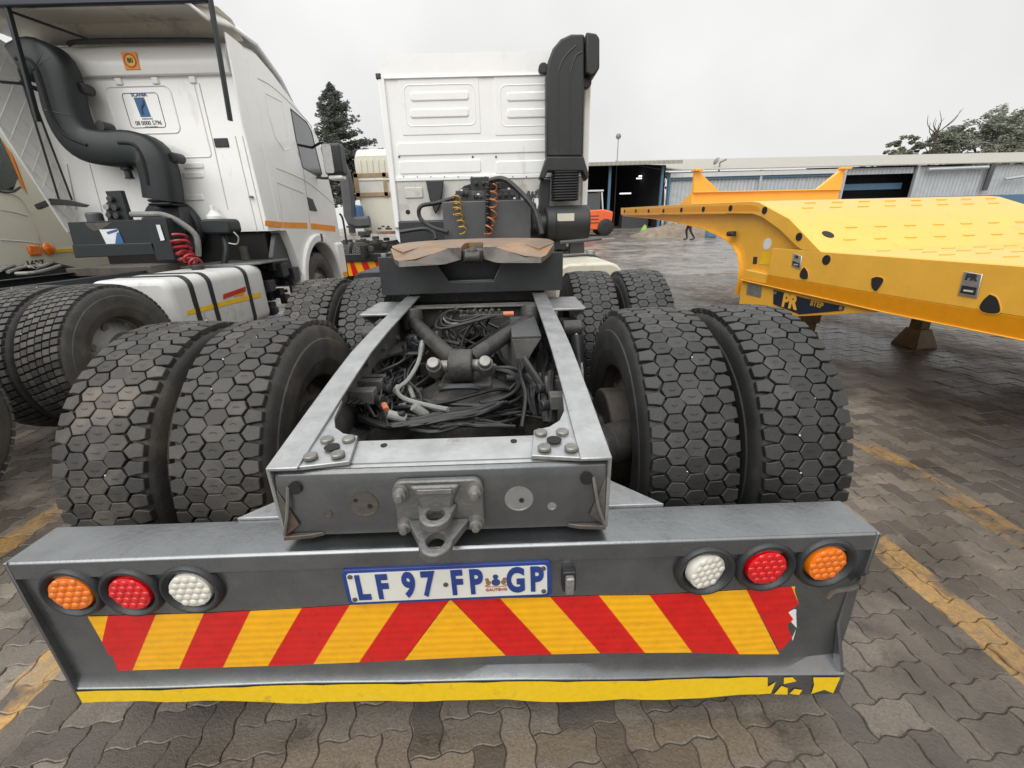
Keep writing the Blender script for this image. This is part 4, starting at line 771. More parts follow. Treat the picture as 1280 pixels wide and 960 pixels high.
# side beam of the gooseneck (left and right)
face = [(7.42, 1.665), (4.42, 1.62), (2.4, 1.575), (2.25, 1.555), (1.62, 1.33), (1.01, .95), (1.3, .95), (1.42, 1.0), (1.75, 1.19), (2.15, 1.36), (2.4, 1.415), (4.0, 1.445), (7.39, 1.50)]
weblow = [(7.42, 1.475), (5.66, 1.38), (4.56, 1.29), (3.71, 1.19), (3.15, 1.07), (2.82, .95), (2.65, .82), (2.56, .66), (2.53, .43), (2.55, .2)]
for t0, sg in ((0, 1), (TWID, -1)):
    b = MB().prism([tw(s, t0, z) for s, z in face], T_*(.016*sg)); o = b.build('gooseneck_beam', 'yel', trl, .004)
    b = MB(); b.prism([tw(s, t0, z) for s, z in ((7.42, 1.665), (4.42, 1.62), (2.4, 1.575), (2.25, 1.555), (2.25, 1.54), (2.4, 1.56), (4.42, 1.605), (7.42, 1.65))], T_*(.16*sg)); b.build('top_flange', 'yel', o, .003)
    web = [(7.42, 1.49), (4.0, 1.44), (2.4, 1.41), (2.1, 1.35), (1.7, 1.17), (1.35, .96), (1.2, .5), (1.2, .3), (1.75, .16), (2.53, .2)]+list(reversed(weblow[:-1]))
    b = MB().prism([tw(s, t0+.12*sg, z) for s, z in web], T_*(.014*sg)); wb = b.build('gooseneck_web', 'yel', trl, .003)
    b = MB(); b.loft([[tw(s, t0+.05*sg, z), tw(s, t0+.22*sg, z), tw(s, t0+.22*sg, z+.014), tw(s, t0+.05*sg, z+.014)] for s, z in weblow]); b.build('lower_flange', 'yel', wb, .003)
    b = MB().prism([tw(s, t0-.001*sg, z) for s, z in ((7.3, 1.62), (4.42, 1.575), (2.45, 1.535), (2.25, 1.50), (2.2, 1.44), (2.4, 1.45), (4.0, 1.485), (7.3, 1.535))], T_*(-.001*sg)); b.build('reflective_band', 'yelband', o)
for px, py, r in ((781, 264, .028), (795, 263.7, .03), (811, 263.7, .03), (829.5, 263.5, .03), (852, 262.5, .034), (879.5, 261.5, .036), (913.5, 260.2, .038), (956, 263, .042), (999, 296, .042)):
    r *= TK; c = tp(px, py); b = MB(); b.lathe([(0, r+.006), (.006, r+.005), (.006, r), (.0032, r), (.0032, .0001)], c-T_*.0, -T_, 18); o = b.build('lashing_hole', 'hole', trl)  # flat dark disc for the hole's shade, beam left uncut
# main side members
for t0, sg in ((0, 1), (TWID, -1)):
    b = MB().prism([tw(s, t0, z) for s, z in ((1.83, .955), (1.01, .95), (-9, .93), (-9, .541), (0, .569), (1.84, .587))], T_*(.014*sg)); sp_ = b.build('side_panel', 'yel', trl, .004)
    b = MB(); b.loft([[tw(s, t0+.0*sg, z1), tw(s, t0+.012*sg, z0), tw(s, t0+.03*sg, z0), tw(s, t0+.016*sg, z1)] for s, z1, z0 in ((1.84, .586, .449), (0, .568, .402), (-9, .54, .365))]); b.build('reflective_sill', 'yelband', sp_, .002)
    b = MB(); b.loft([[tw(s, t0-.005*sg, z), tw(s, t0+.2*sg, z), tw(s, t0+.2*sg, z+.014), tw(s, t0-.005*sg, z+.014)] for s, z in ((2.42, .45), (1.84, .436), (0, .388), (-9, .352))]); b.build('bottom_flange', 'yel', sp_, .003)
    b = MB().prism([tw(s, t0+.03*sg, z) for s, z in ((2.36, .62), (1.84, .6), (1.84, .455), (2.38, .46))], T_*(.1*sg)); b.build('nose_block', 'yel', sp_, .012)
    b = MB().prism([tw(s, t0+.05*sg, z) for s, z in ((2.42, .45), (1.84, .434), (.1, .388), (1.2, .12), (2.4, .05))], T_*(.012*sg)); b.build('sign_board', 'yel', trl, .003)
# deck, ramp, cross structure
b = MB(); b.loft([[tw(s, .015, z), tw(s, TWID-.015, z), tw(s, TWID-.015, z-.02), tw(s, .015, z-.02)] for s, z in ((-9, .932), (1.02, .953), (1.62, 1.333), (2.25, 1.558), (2.42, 1.58), (2.9, 1.59))]); dk = b.build('deck', 'yel', trl, .002)
bar = MB().box(-.055, .055, -.008, .008, 0, .006).mesh('tread_bar', 'yel')
def ramp_z(s):
    for (s0, z0), (s1, z1) in zip(((-9, .932), (1.02, .953), (1.62, 1.333), (2.25, 1.558), (2.9, 1.58)), ((1.02, .953), (1.62, 1.333), (2.25, 1.558), (2.9, 1.59), (3, 1.6))):
        if s0 <= s <= s1: return z0+(z1-z0)*(s-s0)/(s1-s0), math.atan2(z1-z0, s1-s0)
for ri, s in enumerate((.72, .38, .05, -.35, 1.2, 1.42, 1.98, 2.18)):
    z, a_ = ramp_z(s); sk = (1-s)*.0
    for k in range(8):
        t = .55+.44*k+(.2 if ri % 2 else 0)
        if t < TWID-.15: put(bar, 'tread_bar', dk, tw(s, t, z+.0005), (a_, 0, H))
q = tp(1034, 287, 0); b = MB(); qs = tw(1.3, .35, 0); z, a_ = ramp_z(1.3); b.lathe([(0, .05), (.003, .05), (.003, .0001)], tw(1.3, .32, z+.002), (Vector((0, 0, 1))*math.cos(a_)-S*math.sin(a_)), 16); b.build('ramp_hole', 'hole', dk)
b = MB(); b.loft([[tw(s, .3, z), tw(s, TWID-.3, z), tw(s, TWID-.3, z-.012), tw(s, .3, z-.012)] for s, z in ((2.9, 1.4), (7.3, 1.48))]); b.build('coupler_plate', 'yel', trl, .003)
for s, z0, z1 in ((7.36, 1.48, 1.66), (5.5, 1.4, 1.6), (3.2, 1.3, 1.58), (1.2, .45, .93), (-.8, .42, .92), (-3, .42, .92), (-6, .42, .92)):
    a_, c_ = tw(s, .14, z0), tw(s, TWID-.14, z1); b = MB().prism([tw(s, .15, z0), tw(s, TWID-.15, z0), tw(s, TWID-.15, z1), tw(s, .15, z1)], S*.012); b.build('cross_beam', 'yel', trl, .003)
b = MB()
for t0 in (.65, TWID-.75): b.prism([tw(1.2, t0, .45), tw(-9, t0, .42), tw(-9, t0, .92), tw(1.0, t0, .93)], T_*.1)
b.build('chassis_beam', 'yel', trl, .004)
# bolster with raked ends
SB = 4.6; BT0, BT1 = .3, 3.5
b = MB(); b.prism([tw(SB, BT0, 1.62), tw(SB, BT1, 1.62), tw(SB, BT1, 1.83), tw(SB, BT0, 1.83)], S*.012); b.prism([tw(SB-.06, BT0, 1.828), tw(SB-.06, BT1, 1.828), tw(SB+.07, BT1, 1.828), tw(SB+.07, BT0, 1.828)], (0, 0, .012)); bol = b.build('bolster', 'yel', trl, .003)
for t0, sg in ((BT0, 1), (BT1, -1)):
    b = MB().prism([tw(SB-.02, t0+sg*x, z) for x, z in ((0, 1.84), (.55, 1.84), (.08, 2.2), (-.0, 2.2))], S*.05); b.build('raked_upright', 'yel', bol, .004)
    b = MB().prism([tw(SB+.05, t0-sg*.05, 2.2), tw(SB+.05, t0+sg*.11, 2.2), tw(SB-.12, t0+sg*.11, 2.2), tw(SB-.12, t0-sg*.05, 2.2)], (0, 0, .025)); b.build('upright_cap', 'yel', bol, .003)
    b = MB().prism([tw(SB+.01, t0, 1.61), tw(SB+.5, t0, 1.63), tw(SB+.01, t0, 1.85)], T_*(.012*sg)); b.build('side_gusset', 'yel', bol, .002)
# landing legs
for cx_, cy_ in ((4.605, 2.80), (3.375, 2.80)):
    L0 = Vector((cx_, cy_, 0)); lq = lambda dx, dy, z: L0+S*dx+T_*dy+Vector((0, 0, z))
    b = MB(); b.loft([[lq(dx*k, dy*k, z) for dx, dy in ((-.07, -.07), (.07, -.07), (.07, .07), (-.07, .07))] for z, k in ((.05, .85), (.3, .85), (.3, 1.1), (.9, 1.1))]); lg = b.build('landing_leg', 'leg', trl, .006)
    b = MB(); b.loft([[lq(dx*k, dy*k, z) for dx, dy in ((-.14, -.13), (.14, -.13), (.14, .13), (-.14, .13))] for z, k in ((.001, 1), (.018, 1), (.2, .55))]); b.build('leg_foot', 'leg', lg, .004)
# tie-down pockets and teardrop holes on the side panel
def pocket(px0, py0, px1, py1, sk):
    q = [tp(px0+sk, py0), tp(px1+sk*.9, py0+4), tp(px1, py1), tp(px0, py1-4)]; n_ = -T_; c = sum(q, Vector())/4
    b = MB().prism([p+n_*.001 for p in q], n_*.006); o = b.build('tie_down_pocket', 'chrome', trl, .003)
    lo = [q[3]+(q[0]-q[3])*.08, q[2]+(q[1]-q[2])*.08, q[2]+(q[1]-q[2])*.48, q[3]+(q[0]-q[3])*.48]; cc = sum(lo, Vector())/4
    b = MB().prism([cc+(p-cc)*.78+n_*.0085 for p in lo], n_*.001); b.build('pocket_opening', 'hole', o)
    b = MB().cyl(cc+(lo[2]-lo[1])*-.1+S*.02+n_*.009, cc-S*.03+(lo[2]-lo[1])*-.1+n_*.012, .008, 8); b.build('rope_ring', 'chrome', o)
    return q, o
q, o = pocket(990, 316, 1001, 337, 2); text('PR', .034, 'ink', o, (q[0]+q[1])/2+Vector((0, 0, -.024))-T_*.0085, -S, (0, 0, 1), .001, 1.1, .002)
q, o = pocket(1198, 339, 1222, 373, 8); text('PR', .048, 'ink', o, (q[0]+q[1])/2+Vector((0, 0, -.027))-T_*.0085, -S, (0, 0, 1), .001, 1.1, .003)
def tear(pts):
    P = smooth_path([tp(*p) for p in pts]+[tp(*pts[0])], 4)[:-1]; cc = sum(P, Vector())/len(P)
    o = MB().prism([cc+(p-cc)*1.12-T_*.001 for p in P], -T_*.003).build('access_hole_rim', 'yel', trl, .001); MB().prism([p-T_*.0045 for p in P], -T_*.0006).build('access_hole', 'hole', o)
tear([(1006, 334), (1010, 340), (1010, 348), (1004, 349), (1000, 345), (1002, 338)]); tear([(1090, 348), (1097, 346), (1105, 349), (1101, 358), (1095, 364), (1090, 358)]); tear([(1238, 368), (1247, 373), (1251, 388), (1244, 392), (1230, 390), (1225, 384), (1230, 375)])
c = tp(1033, 325); b = MB(); b.lathe([(0, .04), (.004, .038), (.004, .03), (.001, .03), (.001, .0001)], c, -T_, 18); b.build('lashing_hole', 'hole', trl)
c = tp(959, 305, .12); b = MB(); b.lathe([(0, .055), (.003, .053), (.003, .0001)], c, -T_, 20); b.build('inspection_window', 'sticker', trl)
q = [tp(x, y, .12) for x, y in ((953, 314), (964, 316), (963, 331), (950, 330))]; MB().prism([p-T_*.002 for p in q], -T_*.001).build('warning_label', 'stickyel', trl)
q = [tp(x, y, .12) for x, y in ((942, 321), (947, 321), (946, 330), (941, 330))]; MB().prism([p-T_*.002 for p in q], -T_*.001).build('small_label', 'ink', trl)
q = [tp(x, y, .05) for x, y in ((935, 354), (953, 357), (951, 372), (933, 368))]; o = MB().prism([p-T_*.002 for p in q], -T_*.002).build('maker_plate', 'chrome', trl)
c = tp(920, 292, .1); b = MB(); b.cyl(c-T_*.08-S*.06, c-T_*.02+S*.08, .02, 10); b.box(-.035, .035, -.03, .03, -.025, .025, Matrix.Translation(c-T_*.05)); b.cyl(c-T_*.06, c-T_*.1, .025, 10); b.build('air_coupling', 'black', trl, .004)
q = [tp(x, y, .05) for x, y in ((967.5, 362), (1006, 372.5), (1056, 383), (1055, 388), (1000, 393), (967, 380))]; sgn = MB().prism([p-T_*.003 for p in q], -T_*.004).build('name_sign', 'navy', trl, .002)
sx_ = (tp(1056, 384, .05)-tp(968, 364, .05)).normalized(); sd = Vector((-S.x, -S.y, -.02)).normalized()
c = tp(988, 377.5, .05)-T_*.009; text('PR', .165, 'yel', sgn, c, -S, (0, 0, 1), .002, .95, .0075); c = tp(1022, 380.5, .05)-T_*.009; text('STEP', .062, 'coily', sgn, c, -S+Vector((0, 0, -.03)), (0, 0, 1), .0015, 1.05, .002)
for px, py in ((1052, 385.5), (970, 366)): c = tp(px, py, .05)-T_*.007; MB().lathe([(0, .016), (.005, .015), (.006, .0001)], c, -T_, 12).build('sign_screw', 'chrome', sgn)

# ================================================================== LEFT TRUCK
LX = -3.87
lt = thing('tractor_truck', 'tall white tractor truck on the left with an S-shaped air duct on its cab', 'truck', (LX, 1.5, 0))
k_ = 0
for ay in (.15, 1.5):
    for x, s in ((-2.8, 1), (-3.15, -1), (-4.59, 1), (-4.94, -1)):
        k_ += .37; wheel(lt, x, ay, s, TYR, WHG, spin=k_)
for x, s in ((-2.82, 1), (-4.92, -1)): wheel(lt, x, 5.2, s, TYR, WHG)
for sx in (-1, 1):
    xo = LX+sx*.4; b = MB(); q = [(0, 0), (0, -.27), (-.08, -.27), (-.08, -.262), (-.008, -.262), (-.008, -.008), (-.08, -.008), (-.08, 0)]
    b.loft([[(xo+sx*a, y, 1.02+c) for a, c in q] for y in (-.6, 6)]); b.build('frame_rail', 'snork2', lt, .003)
b = MB()
for ay in (.15, 1.5): b.cyl((-4.8, ay, .52), (-2.9, ay, .52), .08, 14); b.sphere((LX, ay, .55), .28, 16)
b.build('drive_axles', 'iron', lt)
for pts in ([(0, 338), (25, 330), (45, 335), (70, 326)], [(10, 340), (30, 334), (60, 330), (66, 322)], [(20, 342), (48, 340), (75, 332)], [(5, 336), (14, 330), (40, 328), (52, 333)]): MB().tube([at_z(x, y, 1.06) for x, y in pts], .016, 7, 5).build('air_hose', 'hosegrey', lt)
# cab
b = MB(); prof = [(4.1, 1.36), (4.1, 3.2), (4.17, 3.31), (4.4, 3.34), (4.75, 3.24), (5.2, 3.05), (5.6, 2.88), (5.85, 2.76), (5.98, 2.6), (6.12, 2.1), (6.2, 1.75), (6.22, 1.0), (6.15, .6), (5.95, .58)]
arch = [(5.2+.66*math.cos(R(a)), .56+.66*math.sin(R(a))) for a in range(0, 181, 15)]
prof2 = prof+[(5.86, .62)]+arch[1:-1]+[(4.54, .62), (4.44, .95), (4.40, 1.12), (4.28, 1.36)]
rings = []
for x, k in ((-5.1, .06), (-5.06, .02), (-4.95, 0), (-2.79, 0), (-2.68, .02), (-2.64, .06)): rings.append([(x, y-(k if y > 5.9 else 0)+(k*.6 if y < 4.15 else 0), z-(k if z > 2.7 else 0)) for y, z in prof2])
b.loft(rings); lcab = b.build('cab', 'white', lt, 0, 40, label='tall white sleeper cab')
def side(pts, d=.0): return [at_x(x, y, -2.64)+Vector((d, 0, 0)) for x, y in pts]
win = side([(363, 136), (383, 153), (389, 164), (402, 217), (400, 222), (378, 209), (370, 175)]); w_ = MB().prism([p+Vector((-.004, 0, 0)) for p in win], (.006, 0, 0)).build('door_window', 'glass', lcab, .002)
b = MB(); rim_ridge(b, [p+Vector((.0, 0, 0)) for p in win], .009); b.build('window_seal', 'black', lcab)
b = MB(); rim_ridge(b, side([(331, 116), (352, 127), (362, 185), (355, 188), (344, 172), (336, 145)]), .007); b.build('blanked_window', 'white', lcab)
for pts in ([(345, 210), (378, 224), (400, 240), (418, 256)], [(378, 209), (388, 282)], [(372, 190), (379, 212), (384, 250), (387, 284)], [(346, 228), (380, 242)], [(346, 228), (354, 281)], [(322, 98), (345, 112), (383, 150), (390, 160)]): MB().tube(side(pts), .006, 5, 3).build('panel_seam', 'shadowwhite', lcab)
for x0, y0, x1, y1 in ((331, 279, 353, 281), (354, 281, 384, 282), (388.5, 282.5, 419, 286)):
    q = side([(x0, y0-3.5), (x1, y1-3.5), (x1, y1+3.5), (x0, y0+3.5)]); MB().prism(q, (.004, 0, 0)).build('orange_stripe', 'stickorange', lcab)
q = side([(383, 246), (390, 249), (396, 264), (387, 263)]); MB().prism(q, (.012, 0, 0)).build('door_handle', 'black', lcab, .004)
b = MB(); a0 = [(5.2+r*math.cos(R(a)), .56+r*math.sin(R(a))) for r, rng_ in ((.74, range(0, 181, 12)), (.62, range(180, -1, -12))) for a in rng_]
b.loft([[(x, y, z) for y, z in a0] for x in (-2.82, -2.60)]); b.build('wheel_arch', 'white', lcab, .02)
b = MB(); b.prism([(-2.61, 5.24, 1.19), (-2.61, 5.30, 1.19), (-2.61, 5.31, 1.29), (-2.61, 5.25, 1.30)], (.014, 0, 0)); b.build('arch_band', 'black', lcab)
b = MB(); b.box(-2.75, -2.61, 5.85, 6.2, .55, 1.15); b.build('cab_step', 'white', lcab, .04); MB().box(-2.612, -2.605, 5.86, 6.15, .58, .66).build('step_reflector', 'stickorange', lcab)
MB().tube([(-2.6, 6.2, 1.6), (-2.57, 6.23, 1.5), (-2.57, 6.23, 1.1)], .018, 8, 4).build('grab_handle', 'black', lcab)
# mirror
c0, c1 = at_x(404, 180, -2.38), at_x(428, 221, -2.38); b = MB(); b.loft([[(x, y, z) for y, z in rrect(5.1, 5.32, 2.08, 2.48, .05)] for x in (-2.33, -2.07)]); mr_ = b.build('door_mirror', 'black', lt, .03, seg=3)
b = MB(); b.loft([[(x, y, z) for x, z in rrect(-2.315, -2.19, 2.1, 2.46, .03)] for y in (5.105, 5.097)]); b.build('mirror_glass', 'chrome', mr_); MB().tube([(-2.64, 5.6, 2.5), (-2.4, 5.35, 2.52), (-2.25, 5.22, 2.46)], .018, 8, 4).build('mirror_arm', 'black', mr_); MB().tube([(-2.64, 5.6, 2.1), (-2.4, 5.35, 2.06), (-2.25, 5.22, 2.1)], .018, 8, 4).build('mirror_arm', 'black', mr_)
MB().box(-2.3, -2.1, 5.12, 5.3, 2.02, 2.075).build('mirror_cap', 'white', mr_, .02)
# rear wall details
LY = 4.1
def lw(x, y, d=0): p = at_y(x, y, LY); p.y = LY-d; return p
b = MB(); b.loft([[(x, LY-.055*math.sin(PI*min(1, k/6)*.5)*(1 if k < 6 else .9), 3.0+.30*k/8) for k in range(9)] for x in (-4.95, -2.82)], closed=False, caps=False)
b = MB(); rings = []
for x in (-5.0, -2.8): rings.append([(x, LY-.002, 3.0), (x, LY-.05, 3.005), (x, LY-.06, 3.08), (x, LY-.05, 3.18), (x, LY-.01, 3.28), (x, LY+.05, 3.31), (x, LY+.05, 3.0)])
b.loft(rings); b.build('roof_bulge', 'white', lcab, .01)
for px0, py0, px1, py1, rad in ((130, 109, 227, 166, .07), (152, 117, 208, 159, .03), (100, 97, 265, 196, .04)):
    a, c = lw(px0, py0), lw(px1, py1); b = MB(); rim_ridge(b, [Vector((x, LY-.001, z)) for x, z in rrect(a.x, c.x, c.z, a.z, rad, 5)], .008 if rad > .035 else .0035); b.build('pressed_bead', 'white' if rad > .035 else 'ink', lcab)
for px in (147, 193, 240): a = lw(px, 95); MB().box(a.x-.035, a.x+.035, LY-.02, LY+.01, 2.93, 3.0).build('wall_bracket', 'white', lcab, .006)
for py in (203, 215, 243, 246): a, c = lw(228, py), lw(256, py+8); MB().loft([[(x, LY+.0, z) for x, z in rrect(a.x, c.x, c.z, a.z, .02)], [(x, LY-.012, z) for x, z in rrect(a.x+.012, c.x-.012, c.z+.012, a.z-.012, .012)]]).build('pressed_rib', 'white', lcab, .003) if py != 246 else None
for pts in ([(249, 104), (267, 180), (285, 262)], [(112, 205), (128, 265)], [(84, 205), (95, 262)], [(294, 170), (322, 290)], [(303, 170), (330, 287)]): MB().tube([lw(*p) for p in pts], .006, 5).build('panel_seam', 'shadowwhite', lcab)
a, c = lw(267, 173), lw(287, 184); MB().box(a.x, c.x, LY-.012, LY+.01, c.z, a.z).build('vent_flap', 'black', lcab, .006)
q = at_y(314, 246, LY-.015); MB().box(q.x-.02, q.x+.02, LY-.04, LY, q.z-.012, q.z+.012).build('latch', 'hosegrey', lcab, .004)
a = lw(273, 268); b = MB(); b.lathe([(0, .09), (.14, .09), (.2, .03), (.26, .028), (.26, .0001)], (a.x, LY-.09, a.z-.16), (0, 0, 1), 20); b.build('filler_bottle', 'white', lt, .005)
# stickers
a, c = lw(157, 68), lw(181, 89); yb = LY-.068; xc, zc_ = (a.x+c.x)/2, (a.z+c.z)/2
stk = MB().box(a.x, c.x, yb, yb+.012, c.z, a.z).build('speed_sticker', 'stickorange', lcab); MB().lathe([(0, .066), (.002, .066), (.002, .052), (0, .052)], (xc, yb-.001, zc_), (0, -1, 0), 24).build('ring', 'stickred', stk); MB().cyl((xc, yb, zc_), (xc, yb-.0015, zc_), .052, 24).build('disc', 'stickyel', stk); text('80', .062, 'ink', stk, (xc, yb-.003, zc_), (1, 0, 0), (0, 0, 1), .001, 1, .002)
a, c = lw(167, 122), lw(189, 146); b = MB().prism([(a.x, LY-.003, a.z), (c.x-.02, LY-.003, a.z), (c.x, LY-.003, c.z), (a.x+.02, LY-.003, c.z)], (0, .004, 0)); ss = b.build('assistance_sticker', 'stickblue', lcab)
MB().tube([(a.x+.05, LY-.004, c.z+.03), (a.x+.06, LY-.004, c.z+.09), (a.x+.09, LY-.004, c.z+.12), (a.x+.1, LY-.004, a.z-.03)], .01, 6, 4).build('emblem', 'brand', ss)
text('SCANIA', .05, 'brand', ss, ((a.x+c.x)/2, LY-.003, a.z+.025), (1, 0, 0), (0, 0, 1), .001, 1, .0015); text('ASSISTANCE', .022, 'brand', ss, ((a.x+c.x)/2+.02, LY-.003, c.z-.02), (1, 0, 0), (0, 0, 1), .001); text('08 0000 5796', .06, 'ink', ss, ((a.x+c.x)/2+.02, LY-.003, c.z-.062), (1, 0, 0), (0, 0, 1), .001, .9); text('+27 11 661 9813', .022, 'ink', ss, ((a.x+c.x)/2+.04, LY-.003, c.z-.1), (1, 0, 0), (0, 0, 1), .001)
# roof spoiler and side extenders
b = MB(); prof = [(3.58, 3.56), (4.0, 3.66), (4.5, 3.66), (5.0, 3.45), (5.3, 3.16)]
rings = [[(x, y, z-.25*(abs((x-LX)/1.23))**6) for x in [LX-1.23+2.46*k/16 for k in range(17)]] for y, z in prof]
b.loft(rings, closed=False, caps=False); rf = b.build('roof_spoiler', 'white', lt); sm = rf.modifiers.new('solid', 'SOLIDIFY'); sm.thickness = .03
b = MB(); b.loft([[(x, y, z) for x in (-5.08, -4.7, -3.87, -3.1, -2.68)] for y, z in ((3.62, 3.46), (3.85, 3.52), (4.1, 3.50), (4.25, 3.36))], closed=False, caps=False); fi = b.build('spoiler_underside', 'fairing', rf); sm = fi.modifiers.new('solid', 'SOLIDIFY'); sm.thickness = .01
b = MB(); b.box(-5.08, -2.62, 3.56, 3.62, 3.44, 3.50); b.build('spoiler_rear_trim', 'brownpanel', rf, .015)
MB().tube([at_y(*p) for p in ((85, 56, 4.0), (110, 51, 4.0), (255, 50, 4.0), (272, 54, 4.0))], .022, 8, 4).build('roof_cable', 'black', rf); MB().tube([at_y(15, 15, 3.7), at_y(113, 50, 4.0)], .013, 7).build('stay_wire', 'black', rf)
fa = [(4.12, 3.3), (3.6, 3.45), (3.52, 2.85), (3.63, 2.45), (3.95, 1.41), (4.12, 1.33)]
b = MB().prism([(-5.12, y, z) for y, z in fa], (.02, 0, 0)); fe = b.build('side_extender', 'white', lt, .004, label='side fairing with crossed ribs inside'); b = MB()
for k in range(-6, 14):
    for sg in (1, -1):
        pts = []
        for i in range(30):
            y = 3.5+.6*i/29; z = 1.4+k*.22+sg*(y-3.8)*1.3
            lo = 1.41+(3.95-y)*(1.04/.32) if y < 3.95 else 1.40
            if lo < z < 3.25 and y > 3.55: pts.append((-5.098, y, z))
        if len(pts) > 3: b.tube([pts[0], pts[-1]], .005, 5)
b.build('quilted_ribs', 'white', fe)
MB().tube([(-5.1, y, z) for y, z in fa[2:5]], .014, 7).build('rim_strip', 'white', fe)
b = MB().prism([(-2.665, 4.14, 3.28), (-2.665, 3.84, 3.3), (-2.665, 3.80, 2.4), (-2.665, 3.86, 1.37), (-2.665, 4.14, 1.36)], (.02, 0, 0)); b.build('side_extender', 'white', lt, .006, label='right side fairing')
for p0, p1 in (((5, -6, 3.6), (48, 152, 3.6)), ((262, -6, 3.6), (288, 151, 3.68))):
    b = MB().sweep([at_y(*p0), at_y(*p1)], .035, .05, (0, 1, 0), 1); b.build('spoiler_strut', 'snork2', lt, .004)
for x0, y0, x1, y1 in ((23, 85, 74, 250), (46, 135, 90, 250)): MB().tube([at_y(x0, y0, 3.75), at_y(x1, y1, 3.9)], .011, 7).build('gas_strut', 'black', lt)
MB().tube([at_y(*p) for p in ((0, 101, 3.7), (25, 103, 3.75), (48, 112, 3.85))], .024, 7).build('hinge_bracket', 'black', lt); MB().prism([at_y(x, y, 3.85) for x, y in ((42, 256), (62, 248), (84, 250), (108, 256), (104, 259), (86, 257), (60, 256), (46, 262))], (0, .05, 0)).build('hinge_bracket', 'black', lt, .004)
# air duct
DY = 3.84
def dp(pts, d=0): return [at_y(x, y, DY)+Vector((0, d, 0)) for x, y in pts]
path = dp([(34, 82), (52, 75), (68, 84), (77, 110), (84, 140), (95, 165), (112, 181), (140, 187), (172, 187), (191, 196), (200, 218), (205, 250)])
b = MB().sweep(path, .35, .26, (0, 1, 0), 4, .32); duct = b.build('air_duct', 'snork2', lt, 0, 50, label='S-shaped slate plastic air duct')
for pts in ([(36, 79), (48, 78), (60, 88), (70, 118), (80, 150), (96, 172), (122, 184)], [(160, 181), (178, 183), (188, 196), (194, 220), (196, 232)]): MB().tube(dp(pts, -.126), .02, 6, 5).build('moulded_groove', 'hole', duct)
b = MB(); q = dp([(68, 141), (103, 148)], -.128); b.tube(q, .006, 5); b.build('joint_line', 'black', duct)
for px, py in ((104, 110), (130, 158), (220, 197)): q = at_y(px, py, DY+.05); MB().cyl(q+Vector((-.02, -.03, 0)), q+Vector((-.02, .12, 0)), .055, 12).build('mount_lug', 'black', duct, .008)
q0, q1 = at_y(157, 205, DY), at_y(157, 225, DY); MB().lathe([(0, .06), (.06, .06), (.07, .035), (.13, .035), (.15, .05), (.16, .0001)], q0, (0, 0, -1), 14).build('drain_valve', 'black', duct)
b = MB(); a, c = at_y(187, 231, DY), at_y(224, 258, DY)
for k in range(6):
    z = a.z+(c.z-a.z)*k/6; b.loft([[(x, y, zz) for x, y in rrect(a.x+dd, c.x-dd, DY-.13+dd, DY+.13-dd, .03, 3)] for zz, dd in ((z, .01), (z-.012, 0), (z-.03, .01))])
b.build('duct_bellows', 'black', duct)
c = at_y(212, 285, 3.95); b = MB(); b.cyl((c.x, 3.98, c.z), (c.x, 4.09, c.z), .34, 40); b.build('air_cleaner', 'black', lt, .03); a = at_y(190, 258, DY); MB().prism([at_y(x, y, DY) for x, y in ((188, 257), (224, 257), (236, 290), (200, 292))], (0, .2, 0)).build('duct_elbow', 'black', lt, .03)
# headboard box behind the cab
HY = 3.25
b = MB().prism([at_y(x, y, HY) for x, y in ((84, 278), (186, 274), (196, 312), (94, 316))], (0, .03, 0)); hb = b.build('headboard', 'snork2', lt, .004, label='dark slate board with a blue and white sticker')
b = MB().prism([at_y(x, y, HY) for x, y in ((95, 306), (196, 303), (200, 318), (99, 322))], (0, -.05, 0)); b.build('board_ledge', 'snork2', hb, .008)
b = MB().prism([at_y(x, y, HY-.05) for x, y in ((176, 272), (206, 272), (219, 325), (196, 326))], (0, .25, 0)); b.build('side_box', 'snork2', hb, .006)
q = [at_y(x, y, HY-.004) for x, y in ((124, 287), (147, 286), (155, 304), (133, 305))]; st = MB().prism(q, (0, -.001, 0)).build('sticker', 'sticker', hb); q = [at_y(x, y, HY-.006) for x, y in ((146, 291), (149, 290), (155, 304), (144, 305), (145, 297))]; MB().prism(q, (0, -.001, 0)).build('sticker_field', 'stickblue', st)
q = [at_y(x, y, HY-.006) for x, y in ((133, 290), (147, 286), (147, 289), (135, 293))]; MB().prism(q, (0, -.001, 0)).build('sticker_band', 'brand', st)
q = [at_y(x, y, HY-.06) for x, y in ((195, 281), (200, 281), (206, 300), (201, 301))]; MB().prism(q, (0, -.002, 0)).build('sticker', 'sticker', hb)
q = [at_y(x, y, HY-.003) for x, y in ((106, 279), (140, 278), (128, 286), (118, 289), (110, 284))]; MB().prism(q, (0, -.0006, 0)).build('rust_patch', 'ironedge', hb)
c = at_y(119, 273, 3.4); MB().cyl(c+Vector((0, 0, -.05)), c+Vector((0, 0, .06)), .075, 18).build('work_lamp', 'greyplastic', lt, .02)
b = MB().prism([at_y(x, y, 3.4) for x, y in ((131, 239), (150, 238), (162, 275), (135, 278), (131, 255), (136, 250))], (0, .06, 0)); cp = b.build('coupling_panel', 'snork2', lt, .004)
for px, py in ((140, 249), (136, 259), (146, 260), (139, 269), (148, 270)): q = at_y(px, py, 3.4); MB().cyl(q, q+Vector((0, -.04, 0)), .03, 12).build('coupling_socket', 'iron' if px != 136 else 'alum', cp, .004)
MB().tube([at_y(*p) for p in ((165, 268, 3.3), (185, 268, 3.25), (205, 269, 3.3), (225, 278, 3.35), (245, 295, 3.4), (248, 320, 3.4))], .03, 10, 5).build('flexible_conduit', 'hosegrey', lt)
